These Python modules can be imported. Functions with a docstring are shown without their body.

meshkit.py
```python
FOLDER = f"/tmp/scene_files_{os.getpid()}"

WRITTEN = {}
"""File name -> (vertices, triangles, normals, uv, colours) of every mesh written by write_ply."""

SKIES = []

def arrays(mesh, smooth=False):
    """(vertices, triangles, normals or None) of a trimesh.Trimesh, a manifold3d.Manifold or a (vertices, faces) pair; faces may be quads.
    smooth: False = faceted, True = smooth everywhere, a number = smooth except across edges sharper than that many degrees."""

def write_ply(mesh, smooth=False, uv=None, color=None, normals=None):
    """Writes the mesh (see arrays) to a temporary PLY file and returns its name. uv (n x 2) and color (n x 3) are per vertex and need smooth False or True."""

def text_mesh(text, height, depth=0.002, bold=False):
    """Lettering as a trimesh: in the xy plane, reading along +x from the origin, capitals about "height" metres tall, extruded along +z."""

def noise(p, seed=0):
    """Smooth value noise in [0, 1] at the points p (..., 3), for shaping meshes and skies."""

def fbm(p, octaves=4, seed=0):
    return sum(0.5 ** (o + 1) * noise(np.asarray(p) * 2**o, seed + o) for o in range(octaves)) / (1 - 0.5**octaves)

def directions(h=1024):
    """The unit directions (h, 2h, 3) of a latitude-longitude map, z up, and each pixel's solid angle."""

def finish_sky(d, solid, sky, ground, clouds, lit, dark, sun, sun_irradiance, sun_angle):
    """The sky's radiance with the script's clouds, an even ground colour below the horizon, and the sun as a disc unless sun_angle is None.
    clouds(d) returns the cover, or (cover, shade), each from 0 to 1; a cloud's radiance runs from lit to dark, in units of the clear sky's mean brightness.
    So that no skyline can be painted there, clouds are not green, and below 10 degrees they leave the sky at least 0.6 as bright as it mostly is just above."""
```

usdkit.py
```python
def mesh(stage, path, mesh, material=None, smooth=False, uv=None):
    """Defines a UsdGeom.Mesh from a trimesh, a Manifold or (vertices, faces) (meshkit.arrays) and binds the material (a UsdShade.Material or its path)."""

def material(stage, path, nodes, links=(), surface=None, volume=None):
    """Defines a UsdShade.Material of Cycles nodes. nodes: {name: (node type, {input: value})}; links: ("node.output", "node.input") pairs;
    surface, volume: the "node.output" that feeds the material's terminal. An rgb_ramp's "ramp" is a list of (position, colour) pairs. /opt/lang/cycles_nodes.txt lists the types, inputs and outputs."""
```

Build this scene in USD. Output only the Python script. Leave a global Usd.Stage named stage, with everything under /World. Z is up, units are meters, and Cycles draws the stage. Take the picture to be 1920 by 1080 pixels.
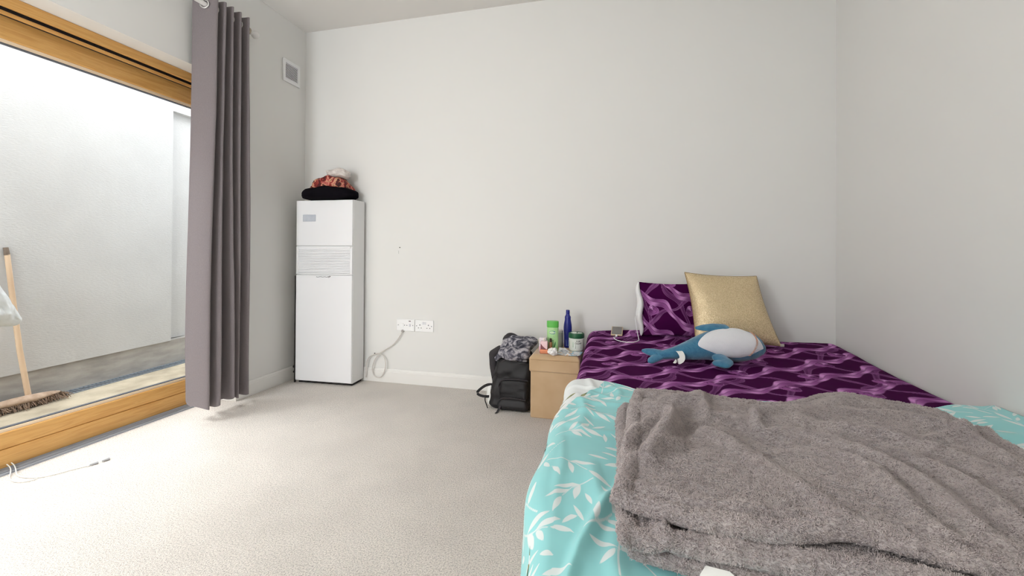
import math, random, numpy as np, trimesh, manifold3d as m3, usdkit, meshkit
from pxr import Usd, UsdGeom, UsdLux, UsdShade, Gf, Sdf, Vt
from shapely.geometry import Polygon, Point, LineString
from shapely import affinity

stage = Usd.Stage.CreateInMemory()
UsdGeom.SetStageUpAxis(stage, UsdGeom.Tokens.z)
UsdGeom.SetStageMetersPerUnit(stage, 1.0)
UsdGeom.Xform.Define(stage, '/World')
UsdGeom.Scope.Define(stage, '/World/Looks')

# ---------------------------------------------------------------- camera
F_PX, YAW, PITCH, ROLL, PPY = 796.83, -.2395, .006, .0058, 471.17
CAM = np.array([2.4332, -2.9229, .978])
ROOM_W, ROOM_H, ROOM_Y = 3.71, 2.75, -4.7
_F = np.array([math.sin(YAW) * math.cos(PITCH), math.cos(YAW) * math.cos(PITCH), math.sin(PITCH)])
_R = np.array([math.cos(YAW), -math.sin(YAW), 0.0]); _U = np.cross(_R, _F)
_c, _s = math.cos(ROLL), math.sin(ROLL)
_R, _U = _c * _R + _s * _U, -_s * _R + _c * _U
cam = UsdGeom.Camera.Define(stage, '/World/camera')
cam.CreateHorizontalApertureAttr(36.0)
cam.CreateVerticalApertureAttr(20.25)
cam.CreateFocalLengthAttr(36.0 * F_PX / 1920)
cam.CreateVerticalApertureOffsetAttr(-36.0 * (540 - PPY) / 1920)
cam.CreateClippingRangeAttr(Gf.Vec2f(0.02, 200))
cam.AddTransformOp().Set(Gf.Matrix4d(*[*_R, 0], *[*_U, 0], *[*(-_F), 0], *[*CAM, 1]))
cam.CreateExposureAttr(-0.15)

# ---------------------------------------------------------------- sky, hazy sun
dome = UsdLux.DomeLight.Define(stage, '/World/sky')
dome.CreateIntensityAttr(1.0)
dome.CreateColorAttr(Gf.Vec3f(1.86, 1.89, 1.93))
sun = UsdLux.DistantLight.Define(stage, '/World/sun')
sun.CreateIntensityAttr(6.0)
sun.CreateAngleAttr(42.0)
sun.CreateColorAttr(Gf.Vec3f(.96, .98, 1.0))


def aim(prim, d):
    """Turns a light that shines along -z so that it shines along d."""
    z = -np.asarray(d, float) / np.linalg.norm(d)
    x = np.cross([0, 0, 1.0], z); x /= np.linalg.norm(x); y = np.cross(z, x)
    UsdGeom.Xformable(prim).AddTransformOp().Set(Gf.Matrix4d(*[*x, 0], *[*y, 0], *[*z, 0], 0, 0, 0, 1))


aim(sun, (.50, .12, -.85))
FILL_LAMP_POWER = 60.0          # added fill lamp behind the camera, brightens the room

# ---------------------------------------------------------------- materials
LOOKS = {}


def srgb(*c):
    c = np.array(c, float) / 255
    return tuple(np.where(c <= .04045, c / 12.92, ((c + .055) / 1.055) ** 2.4))


def mat(name, color=(.8, .8, .8), rough=.6, metal=0.0, color2=None, scale=8.0, detail=4.0, stretch=(1, 1, 1), lo=.35, hi=.65,
        bump=0.0, bump_scale=200.0, bump_dist=.002, bump_stretch=(1, 1, 1), spec=.5, sheen=0.0, attr=None, coat=0.0, extra=None, emit=None, trans=0.0):
    if name in LOOKS:
        return LOOKS[name]
    p = {'base_color': color, 'roughness': rough, 'metallic': metal, 'specular_ior_level': spec, 'sheen_weight': sheen, 'coat_weight': coat, 'transmission_weight': trans}
    if emit is not None:
        p['emission_color'] = emit[0]; p['emission_strength'] = emit[1]
    nodes, links = {'p': ('principled_bsdf', p)}, []
    nodes['tc'] = ('texture_coordinate', {})
    if attr:
        nodes['a'] = ('attribute', {'attribute': attr}); links.append(('a.color', 'p.base_color'))
    if color2 is not None:
        nodes['mp'] = ('mapping', {'scale': stretch}); nodes['n'] = ('noise_texture', {'scale': scale, 'detail': detail})
        nodes['r'] = ('rgb_ramp', {'ramp': [(0, color), (lo, color), (hi, color2), (1, color2)]})
        links += [('tc.object', 'mp.vector'), ('mp.vector', 'n.vector'), ('n.fac', 'r.fac'), ('r.color', 'p.base_color')]
    if bump:
        nodes['mb'] = ('mapping', {'scale': bump_stretch}); nodes['nb'] = ('noise_texture', {'scale': bump_scale, 'detail': 3.0})
        nodes['b'] = ('bump', {'strength': bump, 'distance': bump_dist})
        links += [('tc.object', 'mb.vector'), ('mb.vector', 'nb.vector'), ('nb.fac', 'b.height'), ('b.normal', 'p.normal')]
    if extra:
        extra(nodes, links)
    LOOKS[name] = usdkit.material(stage, f'/World/Looks/{name}', nodes, links, surface='p.BSDF')
    return LOOKS[name]


# ---------------------------------------------------------------- scene tree
USED = {}


def numbered(base, name):
    n = USED.get((base, name), 0); USED[(base, name)] = n + 1
    return f'{base}/{name}' if n == 0 else f'{base}/{name}_{n:03d}'


def tag(prim, label=None, cat=None, group=None, kind=None):
    prim = prim.GetPrim() if hasattr(prim, 'GetPrim') else prim
    for k, v in (('label', label), ('category', cat), ('group', group), ('kind', kind)):
        if v:
            prim.SetCustomDataByKey(k, v)
    return prim


class Node:
    def __init__(s, path, origin, prim):
        s.path, s.origin, s.prim = path, np.asarray(origin, float), prim


def thing(name, label, cat, loc=(0, 0, 0), group=None, kind=None):
    path = numbered('/World', name)
    x = UsdGeom.Xform.Define(stage, path); x.AddTranslateOp().Set(Gf.Vec3d(*map(float, loc)))
    tag(x, label, cat, group, kind)
    return Node(path, loc, x.GetPrim())


def part(parent, name, mesh, m, smooth=30, label=None, prim=None, kind=None):
    """One Mesh prim under a thing or a part; the mesh is given in world coordinates."""
    v, f, n = meshkit.arrays(mesh, smooth if prim is None else True)
    path = numbered(parent.path, name)
    v = v - parent.origin
    me = usdkit.mesh(stage, path, (v, f), m, smooth=False)
    if n is not None:
        me.CreateNormalsAttr(Vt.Vec3fArray.FromNumpy(n.astype(np.float32))); me.SetNormalsInterpolation('vertex')
    api = UsdGeom.PrimvarsAPI(me)
    for k, a in (prim or {}).items():
        a = np.asarray(a, np.float32)
        if a.ndim == 1:
            api.CreatePrimvar(k, Sdf.ValueTypeNames.FloatArray, 'vertex').Set(Vt.FloatArray.FromNumpy(a))
        else:
            api.CreatePrimvar(k, Sdf.ValueTypeNames.Color3fArray, 'vertex').Set(Vt.Vec3fArray.FromNumpy(a))
    tag(me, label=label, kind=kind)
    return Node(path, parent.origin, me.GetPrim())


def solo(name, mesh, m, label, cat, smooth=30, group=None, kind=None, prim=None):
    n = part(Node('/World', (0, 0, 0), None), name, mesh, m, smooth, prim=prim)
    tag(n.prim, label, cat, group, kind)
    return n


# ---------------------------------------------------------------- shapes
def box(x0, x1, y0, y1, z0, z1):
    b = trimesh.creation.box((x1 - x0, y1 - y0, z1 - z0)); b.apply_translation(((x0 + x1) / 2, (y0 + y1) / 2, (z0 + z1) / 2))
    return b


def join(*ms):
    out = []
    for m in ms:
        if not isinstance(m, trimesh.Trimesh):
            v, f, _ = meshkit.arrays(m); m = trimesh.Trimesh(v, f, process=False)
        out.append(m)
    return trimesh.util.concatenate(out)


def rbox(x0, x1, y0, y1, z0, z1, r=.005, seg=12):
    r = min(r, (x1 - x0) / 2.01, (y1 - y0) / 2.01, (z1 - z0) / 2.01)
    s = m3.Manifold.sphere(r, seg)
    return m3.Manifold.batch_hull([s.translate((x, y, z)) for x in (x0 + r, x1 - r) for y in (y0 + r, y1 - r) for z in (z0 + r, z1 - r)])


def tm(m):
    if isinstance(m, trimesh.Trimesh):
        return m
    v, f, _ = meshkit.arrays(m)
    return trimesh.Trimesh(v, f, process=False)


def xf(m, M):
    m = tm(m).copy(); m.apply_transform(M); return m


def rot(deg, axis, at=(0, 0, 0)):
    return trimesh.transformations.rotation_matrix(math.radians(deg), axis, at)


def tube(pts, r, n=8, closed=False, caps=True):
    """Swept tube; r a number or one radius per point."""
    P = np.asarray(pts, float); N = len(P); r = np.broadcast_to(r, N)
    T = np.gradient(P, axis=0) if not closed else np.roll(P, -1, 0) - np.roll(P, 1, 0)
    T /= np.linalg.norm(T, axis=1, keepdims=True) + 1e-12
    a = np.array([0, 0, 1.0]) if abs(T[0][2]) < .9 else np.array([1.0, 0, 0])
    u = np.cross(T[0], a); u /= np.linalg.norm(u)
    rings = []
    th = np.linspace(0, 2 * np.pi, n, endpoint=False)
    for i in range(N):
        u = u - T[i] * (u @ T[i]); u /= np.linalg.norm(u); w = np.cross(T[i], u)
        rings.append(P[i] + r[i] * (np.cos(th)[:, None] * u + np.sin(th)[:, None] * w))
    v = np.concatenate(rings); f = []
    M = N if closed else N - 1
    for i in range(M):
        j = (i + 1) % N
        for k in range(n):
            l = (k + 1) % n
            f += [[i * n + k, i * n + l, j * n + l], [i * n + k, j * n + l, j * n + k]]
    if caps and not closed:
        v = np.vstack([v, P[0], P[-1]]); c0, c1 = len(v) - 2, len(v) - 1
        for k in range(n):
            l = (k + 1) % n
            f += [[c0, l, k], [c1, (N - 1) * n + k, (N - 1) * n + l]]
    return trimesh.Trimesh(v, np.array(f), process=False)


def spline(pts, n=40):
    from scipy.interpolate import CubicSpline
    P = np.asarray(pts, float); d = np.r_[0, np.cumsum(np.linalg.norm(np.diff(P, axis=0), axis=1))]
    return CubicSpline(d, P)(np.linspace(0, d[-1], n))


def lathe(prof, at=(0, 0, 0), n=32, sx=1.0, sy=1.0):
    """Profile of (radius, z), turned about z; sx, sy flatten it."""
    prof = np.asarray(prof, float); th = np.linspace(0, 2 * np.pi, n, endpoint=False)
    v = np.stack([prof[:, 0][:, None] * np.cos(th) * sx, prof[:, 0][:, None] * np.sin(th) * sy, np.repeat(prof[:, 1][:, None], n, 1)], -1).reshape(-1, 3)
    f = []
    for i in range(len(prof) - 1):
        for k in range(n):
            l = (k + 1) % n
            f += [[i * n + k, i * n + l, (i + 1) * n + l], [i * n + k, (i + 1) * n + l, (i + 1) * n + k]]
    return trimesh.Trimesh(v + np.asarray(at), np.array(f), process=True)


def gridf(nu, nv, flip=False):
    i, j = np.meshgrid(np.arange(nu - 1), np.arange(nv - 1), indexing='ij')
    a = (i * nv + j).ravel(); b = a + nv; c = b + 1; d = a + 1
    f = np.vstack([np.stack([a, b, c], 1), np.stack([a, c, d], 1)])
    return f[:, ::-1] if flip else f


def slab(P, t, up=(0, 0, 1), flip=False):
    """Closed sheet: grid of points P (nu, nv, 3) and its copy moved by -t*up, joined along the border. Returns (v, f, number of top vertices)."""
    nu, nv = P.shape[:2]; top = P.reshape(-1, 3)
    off = np.asarray(up, float); off = off.reshape(-1, 3) if off.ndim > 1 else off
    bot = top - t * off; n = len(top)
    f = gridf(nu, nv, flip); fs = [f, f[:, ::-1] + n]
    idx = np.arange(n).reshape(nu, nv)
    loop = np.concatenate([idx[:-1, 0], idx[-1, :-1], idx[:0:-1, -1], idx[0, :0:-1]])
    nx = np.roll(loop, -1); s = np.vstack([np.stack([loop, loop + n, nx + n], 1), np.stack([loop, nx + n, nx], 1)])
    fs.append(s[:, ::-1] if flip else s)
    return np.vstack([top, bot]), np.vstack(fs), n


def fbm(p, octaves=4, seed=0):
    return meshkit.fbm(np.asarray(p, float) + 100.0, octaves, seed)


def blob(c, r, noise=.15, freq=8.0, seed=0, sub=4, flat=None):
    s = trimesh.creation.icosphere(sub); v = np.array(s.vertices)
    k = 1 + noise * 2 * (fbm(v * np.asarray(r) * freq, 3, seed) - .5)
    v = v * k[:, None] * np.asarray(r) + np.asarray(c)
    if flat is not None:
        v[:, 2] = np.maximum(v[:, 2], flat)
    return trimesh.Trimesh(v, s.faces, process=False)


def metaball(parts, res=.008, smooth=8):
    """parts: hulls of spheres [((x, y, z), r), ...]; united, refined and smoothed into one skin."""
    M = m3.Manifold.batch_boolean([m3.Manifold.batch_hull([m3.Manifold.sphere(r, 20).translate(tuple(map(float, c))) for c, r in h]) for h in parts], m3.OpType.Add)
    t = tm(M.refine_to_length(res)); t = trimesh.Trimesh(t.vertices, t.faces, process=True)
    trimesh.smoothing.filter_taubin(t, lamb=.5, nu=.52, iterations=smooth)
    return t


# ---------------------------------------------------------------- looks of the room
M_WALL = mat('wall_paint', srgb(230, 229, 226), .75, bump=.12, bump_scale=260, bump_dist=.0006, spec=.3)
M_CEIL = mat('ceiling_paint', srgb(228, 225, 221), .85, spec=.2)
M_TRIM = mat('trim_paint', srgb(236, 234, 230), .45)


def carpet_look(nodes, links):
    nodes['n2'] = ('noise_texture', {'scale': 4.0, 'detail': 3.0}); nodes['n3'] = ('noise_texture', {'scale': 190.0, 'detail': 4.0, 'roughness': .75})
    nodes['r2'] = ('rgb_ramp', {'ramp': [(0, (.9, .9, .9)), (.4, (.96, .96, .96)), (.6, (1.02, 1.02, 1.02)), (1, (1.06, 1.06, 1.06))]})
    nodes['r3'] = ('rgb_ramp', {'ramp': [(0, (.3, .28, .26)), (.40, (.66, .65, .64)), (.5, (1, 1, 1)), (.62, (1.16, 1.16, 1.15)), (1, (1.3, 1.3, 1.3))]})
    nodes['x1'] = ('mix', {'mix_type': 'multiply', 'fac': 1.0, 'color1': srgb(222, 214, 206)}); nodes['x2'] = ('mix', {'mix_type': 'multiply', 'fac': 1.0})
    links += [('tc.object', 'n2.vector'), ('tc.object', 'n3.vector'), ('n2.fac', 'r2.fac'), ('n3.fac', 'r3.fac'), ('r2.color', 'x1.color2'), ('x1.color', 'x2.color1'), ('r3.color', 'x2.color2'), ('x2.color', 'p.base_color')]


M_CARPET = mat('carpet_pile', srgb(196, 186, 176), .95, bump=.9, bump_scale=320, bump_dist=.004, spec=.1, sheen=.25, extra=carpet_look)


def wood_look(nodes, links):
    nodes['mp'] = ('mapping', {'scale': (14, .9, 14)}); nodes['n1'] = ('noise_texture', {'scale': 3.0, 'detail': 5.0, 'distortion': 1.2})
    nodes['mp2'] = ('mapping', {'scale': (60, 2.0, 60)}); nodes['n2'] = ('noise_texture', {'scale': 5.0, 'detail': 3.0})
    nodes['r'] = ('rgb_ramp', {'ramp': [(0, srgb(184, 132, 70)), (.42, srgb(208, 156, 88)), (.55, srgb(217, 168, 100)), (.7, srgb(202, 150, 84)), (1, srgb(226, 180, 114))]})
    nodes['r2'] = ('rgb_ramp', {'ramp': [(0, (.86, .84, .82)), (.5, (1, 1, 1)), (1, (1.05, 1.05, 1.05))]})
    nodes['x'] = ('mix', {'mix_type': 'multiply', 'fac': 1.0})
    links += [('tc.object', 'mp.vector'), ('mp.vector', 'n1.vector'), ('n1.fac', 'r.fac'), ('tc.object', 'mp2.vector'), ('mp2.vector', 'n2.vector'), ('n2.fac', 'r2.fac'), ('r.color', 'x.color1'), ('r2.color', 'x.color2'), ('x.color', 'p.base_color')]


M_WOOD = mat('larch_wood', srgb(205, 150, 80), .38, spec=.4, extra=wood_look)
M_WOODP = mat('pale_wood', srgb(236, 214, 184), .45)
M_BLACK = mat('black_seal', srgb(30, 24, 24), .6)
M_GASKET = mat('grey_gasket', srgb(70, 74, 84), .5)
M_ALU = mat('aluminium', srgb(168, 173, 182), .4, metal=.35)
_n = {'f': ('fresnel', {'IOR': 1.3}), 'geo': ('geometry', {}), 'inv': ('math', {'math_type': 'subtract', 'value1': 1.0}), 'mul': ('math', {'math_type': 'multiply'}),
      't': ('transparent_bsdf', {'color': (.97, .98, .975)}), 'g': ('glossy_bsdf', {'color': (.9, .9, .9), 'roughness': .01}), 'm': ('mix_closure', {})}
M_GLASS = usdkit.material(stage, '/World/Looks/window_glass', _n, [('geo.backfacing', 'inv.value2'), ('f.fac', 'mul.value1'), ('inv.value', 'mul.value2'), ('mul.value', 'm.fac'), ('t.BSDF', 'm.closure1'), ('g.BSDF', 'm.closure2')], surface='m.closure')
M_WHITE = mat('white_plastic', srgb(238, 238, 238), .35)
M_BRIGHT = mat('white_gloss', srgb(246, 246, 246), .25)

# ---------------------------------------------------------------- the room
OPEN_Y0, OPEN_Y1, HEAD = -4.3, -.636, 2.084          # the door opening in the left wall; unseen end lengthened for more light
WALL_T = .30
solo('floor', box(-.145, ROOM_W + .1, ROOM_Y, .1, -.12, 0), M_CARPET, 'beige cut-pile carpet covering the whole bedroom floor', 'carpet', kind='structure')
solo('ceiling', box(-WALL_T, ROOM_W + .1, ROOM_Y - .1, .1, ROOM_H, ROOM_H + .15), M_CEIL, 'plain white plaster ceiling of the bedroom', 'ceiling', kind='structure')
solo('wall_back', box(-WALL_T, ROOM_W + .1, 0, .1, -.12, ROOM_H), M_WALL, 'long off-white painted wall behind the heater, box and bed', 'wall', kind='structure')
solo('wall_right', box(ROOM_W, ROOM_W + .1, ROOM_Y, 0, -.12, ROOM_H), M_WALL, 'off-white painted wall along the right side of the bed', 'wall', kind='structure')
solo('wall_left', join(box(-WALL_T, 0, OPEN_Y1, 0, -.12, ROOM_H), box(-WALL_T, 0, OPEN_Y0, OPEN_Y1, HEAD, ROOM_H), box(-WALL_T, 0, ROOM_Y, OPEN_Y0, -.12, ROOM_H)),
     M_WALL, 'off-white painted wall holding the wooden sliding door', 'wall', kind='structure')
WX0, WX1, WZ0, WZ1 = .25, 1.5, .35, 2.35  # added window opening behind the camera, lets in sky light as fill
solo('wall_front', join(box(-WALL_T, WX0, ROOM_Y - .1, ROOM_Y, -.12, ROOM_H), box(WX1, ROOM_W + .1, ROOM_Y - .1, ROOM_Y, -.12, ROOM_H),
                        box(WX0, WX1, ROOM_Y - .1, ROOM_Y, -.12, WZ0), box(WX0, WX1, ROOM_Y - .1, ROOM_Y, WZ1, ROOM_H)), M_WALL, 'off-white wall behind the viewer with an added window opening', 'wall', kind='structure')
win = thing('window_1', 'added white framed window behind the viewer, lets in fill daylight', 'window', ((WX0 + WX1) / 2, ROOM_Y - .05, WZ0), kind='structure')
for a in ((WX0, WX0 + .06, WZ0, WZ1), (WX1 - .06, WX1, WZ0, WZ1), ((WX0 + WX1) / 2 - .03, (WX0 + WX1) / 2 + .03, WZ0, WZ1), (WX0, WX1, WZ0, WZ0 + .06), (WX0, WX1, WZ1 - .06, WZ1)):
    part(win, 'frame', rbox(a[0], a[1], ROOM_Y - .08, ROOM_Y - .03, a[2], a[3], .006), M_TRIM)
part(win, 'pane', box(WX0 + .05, WX1 - .05, ROOM_Y - .06, ROOM_Y - .054, WZ0 + .05, WZ1 - .05), M_GLASS, smooth=False)


def skirting(name, a, b, n, label):
    """Moulded skirting board from a to b on the floor; n points into the room."""
    prof = [(0, 0), (.015, 0), (.015, .078), (.0125, .083), (.0125, .087), (.009, .094), (.005, .1), (0, .1)]
    a, b, n = (np.array(x, float) for x in (a, b, n))
    v = [p + n * x + np.array([0, 0, z]) for p in (a, b) for x, z in prof]
    k = len(prof); f = []
    for i in range(k):
        j = (i + 1) % k; f += [[i, j, k + j], [i, k + j, k + i]]
    f += [[0, i + 1, i] for i in range(1, k - 1)] + [[k, k + i, k + i + 1] for i in range(1, k - 1)]
    t = trimesh.Trimesh(np.array(v), np.array(f), process=False); t.fix_normals()
    return solo(name, t, M_TRIM, label, 'skirting board', smooth=False, kind='structure')


skirting('baseboard_back', (0, 0, 0), (ROOM_W, 0, 0), (0, -1, 0), 'white moulded skirting board along the foot of the long wall')
skirting('baseboard_left', (0, OPEN_Y1, 0), (0, 0, 0), (1, 0, 0), 'short white skirting board between the sliding door and the corner')
skirting('baseboard_right', (ROOM_W, 0, 0), (ROOM_W, ROOM_Y, 0), (-1, 0, 0), 'white skirting board behind the bed along the right wall')

M_FILL_LAMP = mat('fill_lamp_diffuser', (.9, .9, .9), .5, emit=((.93, .965, 1.0), FILL_LAMP_POWER))
LX, LY, LZ = .55, -3.65, 1.62
lp = thing('added_floor_lamp', 'added white globe floor lamp unseen behind the viewer, fills the room with light', 'floor lamp', (LX, LY, 0))  # added out of view to fill the room from the door side
part(lp, 'shade', trimesh.creation.icosphere(4, .20).apply_translation((LX, LY, LZ)), M_FILL_LAMP, smooth=True)
part(lp, 'pole', tube([(LX, LY, .02), (LX, LY, LZ - .19)], .012, 14), M_TRIM)
part(lp, 'base', lathe([(0, 0), (.15, 0), (.15, .015), (.13, .022), (0, .024)], (LX, LY, 0)), M_TRIM)

# ---------------------------------------------------------------- sliding door
door = thing('door_1', 'large sliding glass door with orange-brown wooden frame', 'sliding door', (-.2, -2.0, 0), kind='structure')
part(door, 'frame_head', join(rbox(-.145, -.125, OPEN_Y0, OPEN_Y1, 2.033, HEAD, .004), box(-.26, -.14, OPEN_Y0, OPEN_Y1, 2.062, HEAD), box(-.26, -.237, OPEN_Y0, OPEN_Y1, 2.0, 2.065), rbox(-.158, -.149, OPEN_Y0, OPEN_Y1, 2.004, 2.021, .002)), M_WOOD)
part(door, 'track', box(-.19, -.157, OPEN_Y0, OPEN_Y1, 2.012, 2.064), M_BLACK, smooth=False, label='black upper running track')
part(door, 'frame_jamb', rbox(-.26, -.135, OPEN_Y1 - .022, OPEN_Y1, 0.0, 2.03, .004), M_WOOD)
part(door, 'frame_jamb', rbox(-.26, -.135, OPEN_Y0, OPEN_Y0 + .05, 0.0, 2.03, .004), M_WOOD)
# threshold: stepped aluminium rail
part(door, 'threshold', join(rbox(-.30, -.145, OPEN_Y0, OPEN_Y1, -.05, .003, .002), rbox(-.157, -.146, OPEN_Y0, OPEN_Y1, 0, .010, .004), rbox(-.173, -.163, OPEN_Y0, OPEN_Y1, 0, .012, .004), rbox(-.190, -.180, OPEN_Y0, OPEN_Y1, 0, .012, .004)), M_ALU)
SASH = (-.235, -.196)
YS = [(-.660, -2.53), (-2.45, -4.25)]
for k, (ya, yb) in enumerate(YS):
    x0, x1 = (SASH[0], SASH[1]) if k == 0 else (SASH[0] - .045, SASH[1] - .045)
    part(door, 'bottom_rail', join(rbox(x0, x1, yb, ya, .014, .098, .006), rbox(x0, x1 + .001, yb, ya, .0985, .172, .006)), M_WOOD)
    part(door, 'top_rail', rbox(x0, x1, yb, ya, 1.916, 2.022, .006), M_WOOD)
    part(door, 'stile', rbox(x0, x1, ya - .075, ya, .09, 1.95, .006), M_WOOD)
    part(door, 'stile', rbox(x0, x1, yb, yb + .1, .09, 1.95, .006), M_WOOD)
    part(door, 'glazing_bead', join(box(x0, x1 - .008, yb + .1, ya - .075, .172, .187), box(x0, x1 - .008, yb + .1, ya - .075, 1.901, 1.916)), M_WOODP, smooth=False, label='pale bead around the glass')
    part(door, 'gasket', join(box(x0 + .006, x1 - .012, yb + .1, ya - .075, .187, .1905), box(x0 + .006, x1 - .012, yb + .1, ya - .075, 1.8975, 1.901)), M_GASKET, smooth=False)
    part(door, 'pane', box((x0 + x1) / 2 - .003, (x0 + x1) / 2 + .003, yb + .1, ya - .075, .18, 1.91), M_GLASS, smooth=False)

# ---------------------------------------------------------------- outside: passage with a rendered wall
M_RENDER = mat('outside_render', srgb(190, 190, 190), .85, color2=srgb(195, 195, 195), scale=3, bump=.35, bump_scale=90, bump_dist=.004, bump_stretch=(1, .5, 1.4))
M_PLINTH = mat('grey_plinth', srgb(152, 148, 144), .9, color2=srgb(176, 172, 166), scale=5, stretch=(1, 1, 4), bump=.3, bump_scale=60, bump_dist=.003)
M_PAVING = mat('sand_paving', srgb(168, 156, 136), .9, color2=srgb(198, 186, 164), scale=6, detail=6, bump=.3, bump_scale=90, bump_dist=.002)


def fall(m):
    """The passage floor rises gently towards the far end."""
    m = tm(m).copy(); v = np.array(m.vertices); v[:, 2] += .024 * (v[:, 1] + .5); m.vertices = v
    return m


OX = -1.40
solo('wall_outside', fall(box(OX - .15, OX, -6, .03, .178, 2.95)), M_RENDER, 'pale grey rendered wall across the narrow passage outside the door', 'wall', kind='structure')
solo('wall_outside_far', join(box(OX - .25, OX - .075, .03, 5, .2, 2.24), box(OX - .25, OX - .02, .03, 5, 2.24, 2.95)), M_RENDER, 'set-back strip of pale wall with a ledge beside the curtain edge', 'wall', kind='structure')
solo('plinth_outside', fall(box(OX - .25, OX - .012, -6, 5, -.2, .1795)), M_PLINTH, 'weathered grey base strip below the outside wall', 'plinth', kind='structure')
solo('paving_outside', fall(box(OX - .012, -.29, -6, 5, -.16, -.03)), M_PAVING, 'sandy coloured paving of the passage outside the door', 'paving', kind='structure')
solo('wall_house_outside', join(box(-.34, -.305, -6, OPEN_Y0, -.2, 3.1), box(-.34, -.305, OPEN_Y1, 5, -.2, 3.1), box(-.34, -.305, OPEN_Y0, OPEN_Y1, HEAD, 3.1)), M_RENDER, 'outer face of the house wall around the sliding door', 'wall', kind='structure')


def ss(a, b, x):
    t = np.clip((x - a) / (b - a), 0, 1); return t * t * (3 - 2 * t)


def seg_dist(X, Y, pts):
    """Distance of the points X, Y to a polyline, and the share of its length at the nearest point."""
    P = np.asarray(pts, float); L = np.r_[0, np.cumsum(np.linalg.norm(np.diff(P, axis=0), axis=1))]
    best, at = np.full(X.shape, 1e9), np.zeros(X.shape)
    for i in range(len(P) - 1):
        a, d = P[i], P[i + 1] - P[i]; k = np.clip(((X - a[0]) * d[0] + (Y - a[1]) * d[1]) / (d @ d), 0, 1)
        q = np.hypot(X - a[0] - k * d[0], Y - a[1] - k * d[1]); m = q < best
        best = np.where(m, q, best); at = np.where(m, (L[i] + k * (L[i + 1] - L[i])) / L[-1], at)
    return best, at


def ridge(X, Y, pts, h, w, sharp=1.0):
    d, t = seg_dist(X, Y, pts)
    return h * np.exp(-(d / w) ** 2 * sharp) * np.sin(np.pi * np.clip(t * .8 + .1, 0, 1)) ** .6


def push_out(mesh, other, gap=.002):
    """Moves the points of a cloth that lie inside another body out to its skin."""
    from scipy.spatial import cKDTree
    o = trimesh.Trimesh(other.vertices, other.faces, process=True)
    while len(o.vertices) < 30000:
        o = o.subdivide()
    q, nn = np.array(o.vertices), np.array(o.vertex_normals); v = np.array(mesh.vertices)
    _, i = cKDTree(q).query(v); d = ((v - q[i]) * nn[i]).sum(1)
    mesh.vertices = v + nn[i] * np.maximum(gap - d, 0)[:, None] * (d > -.08)[:, None]
    return mesh


def ease(a, b, n):
    return np.linspace(a, b, n)


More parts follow.
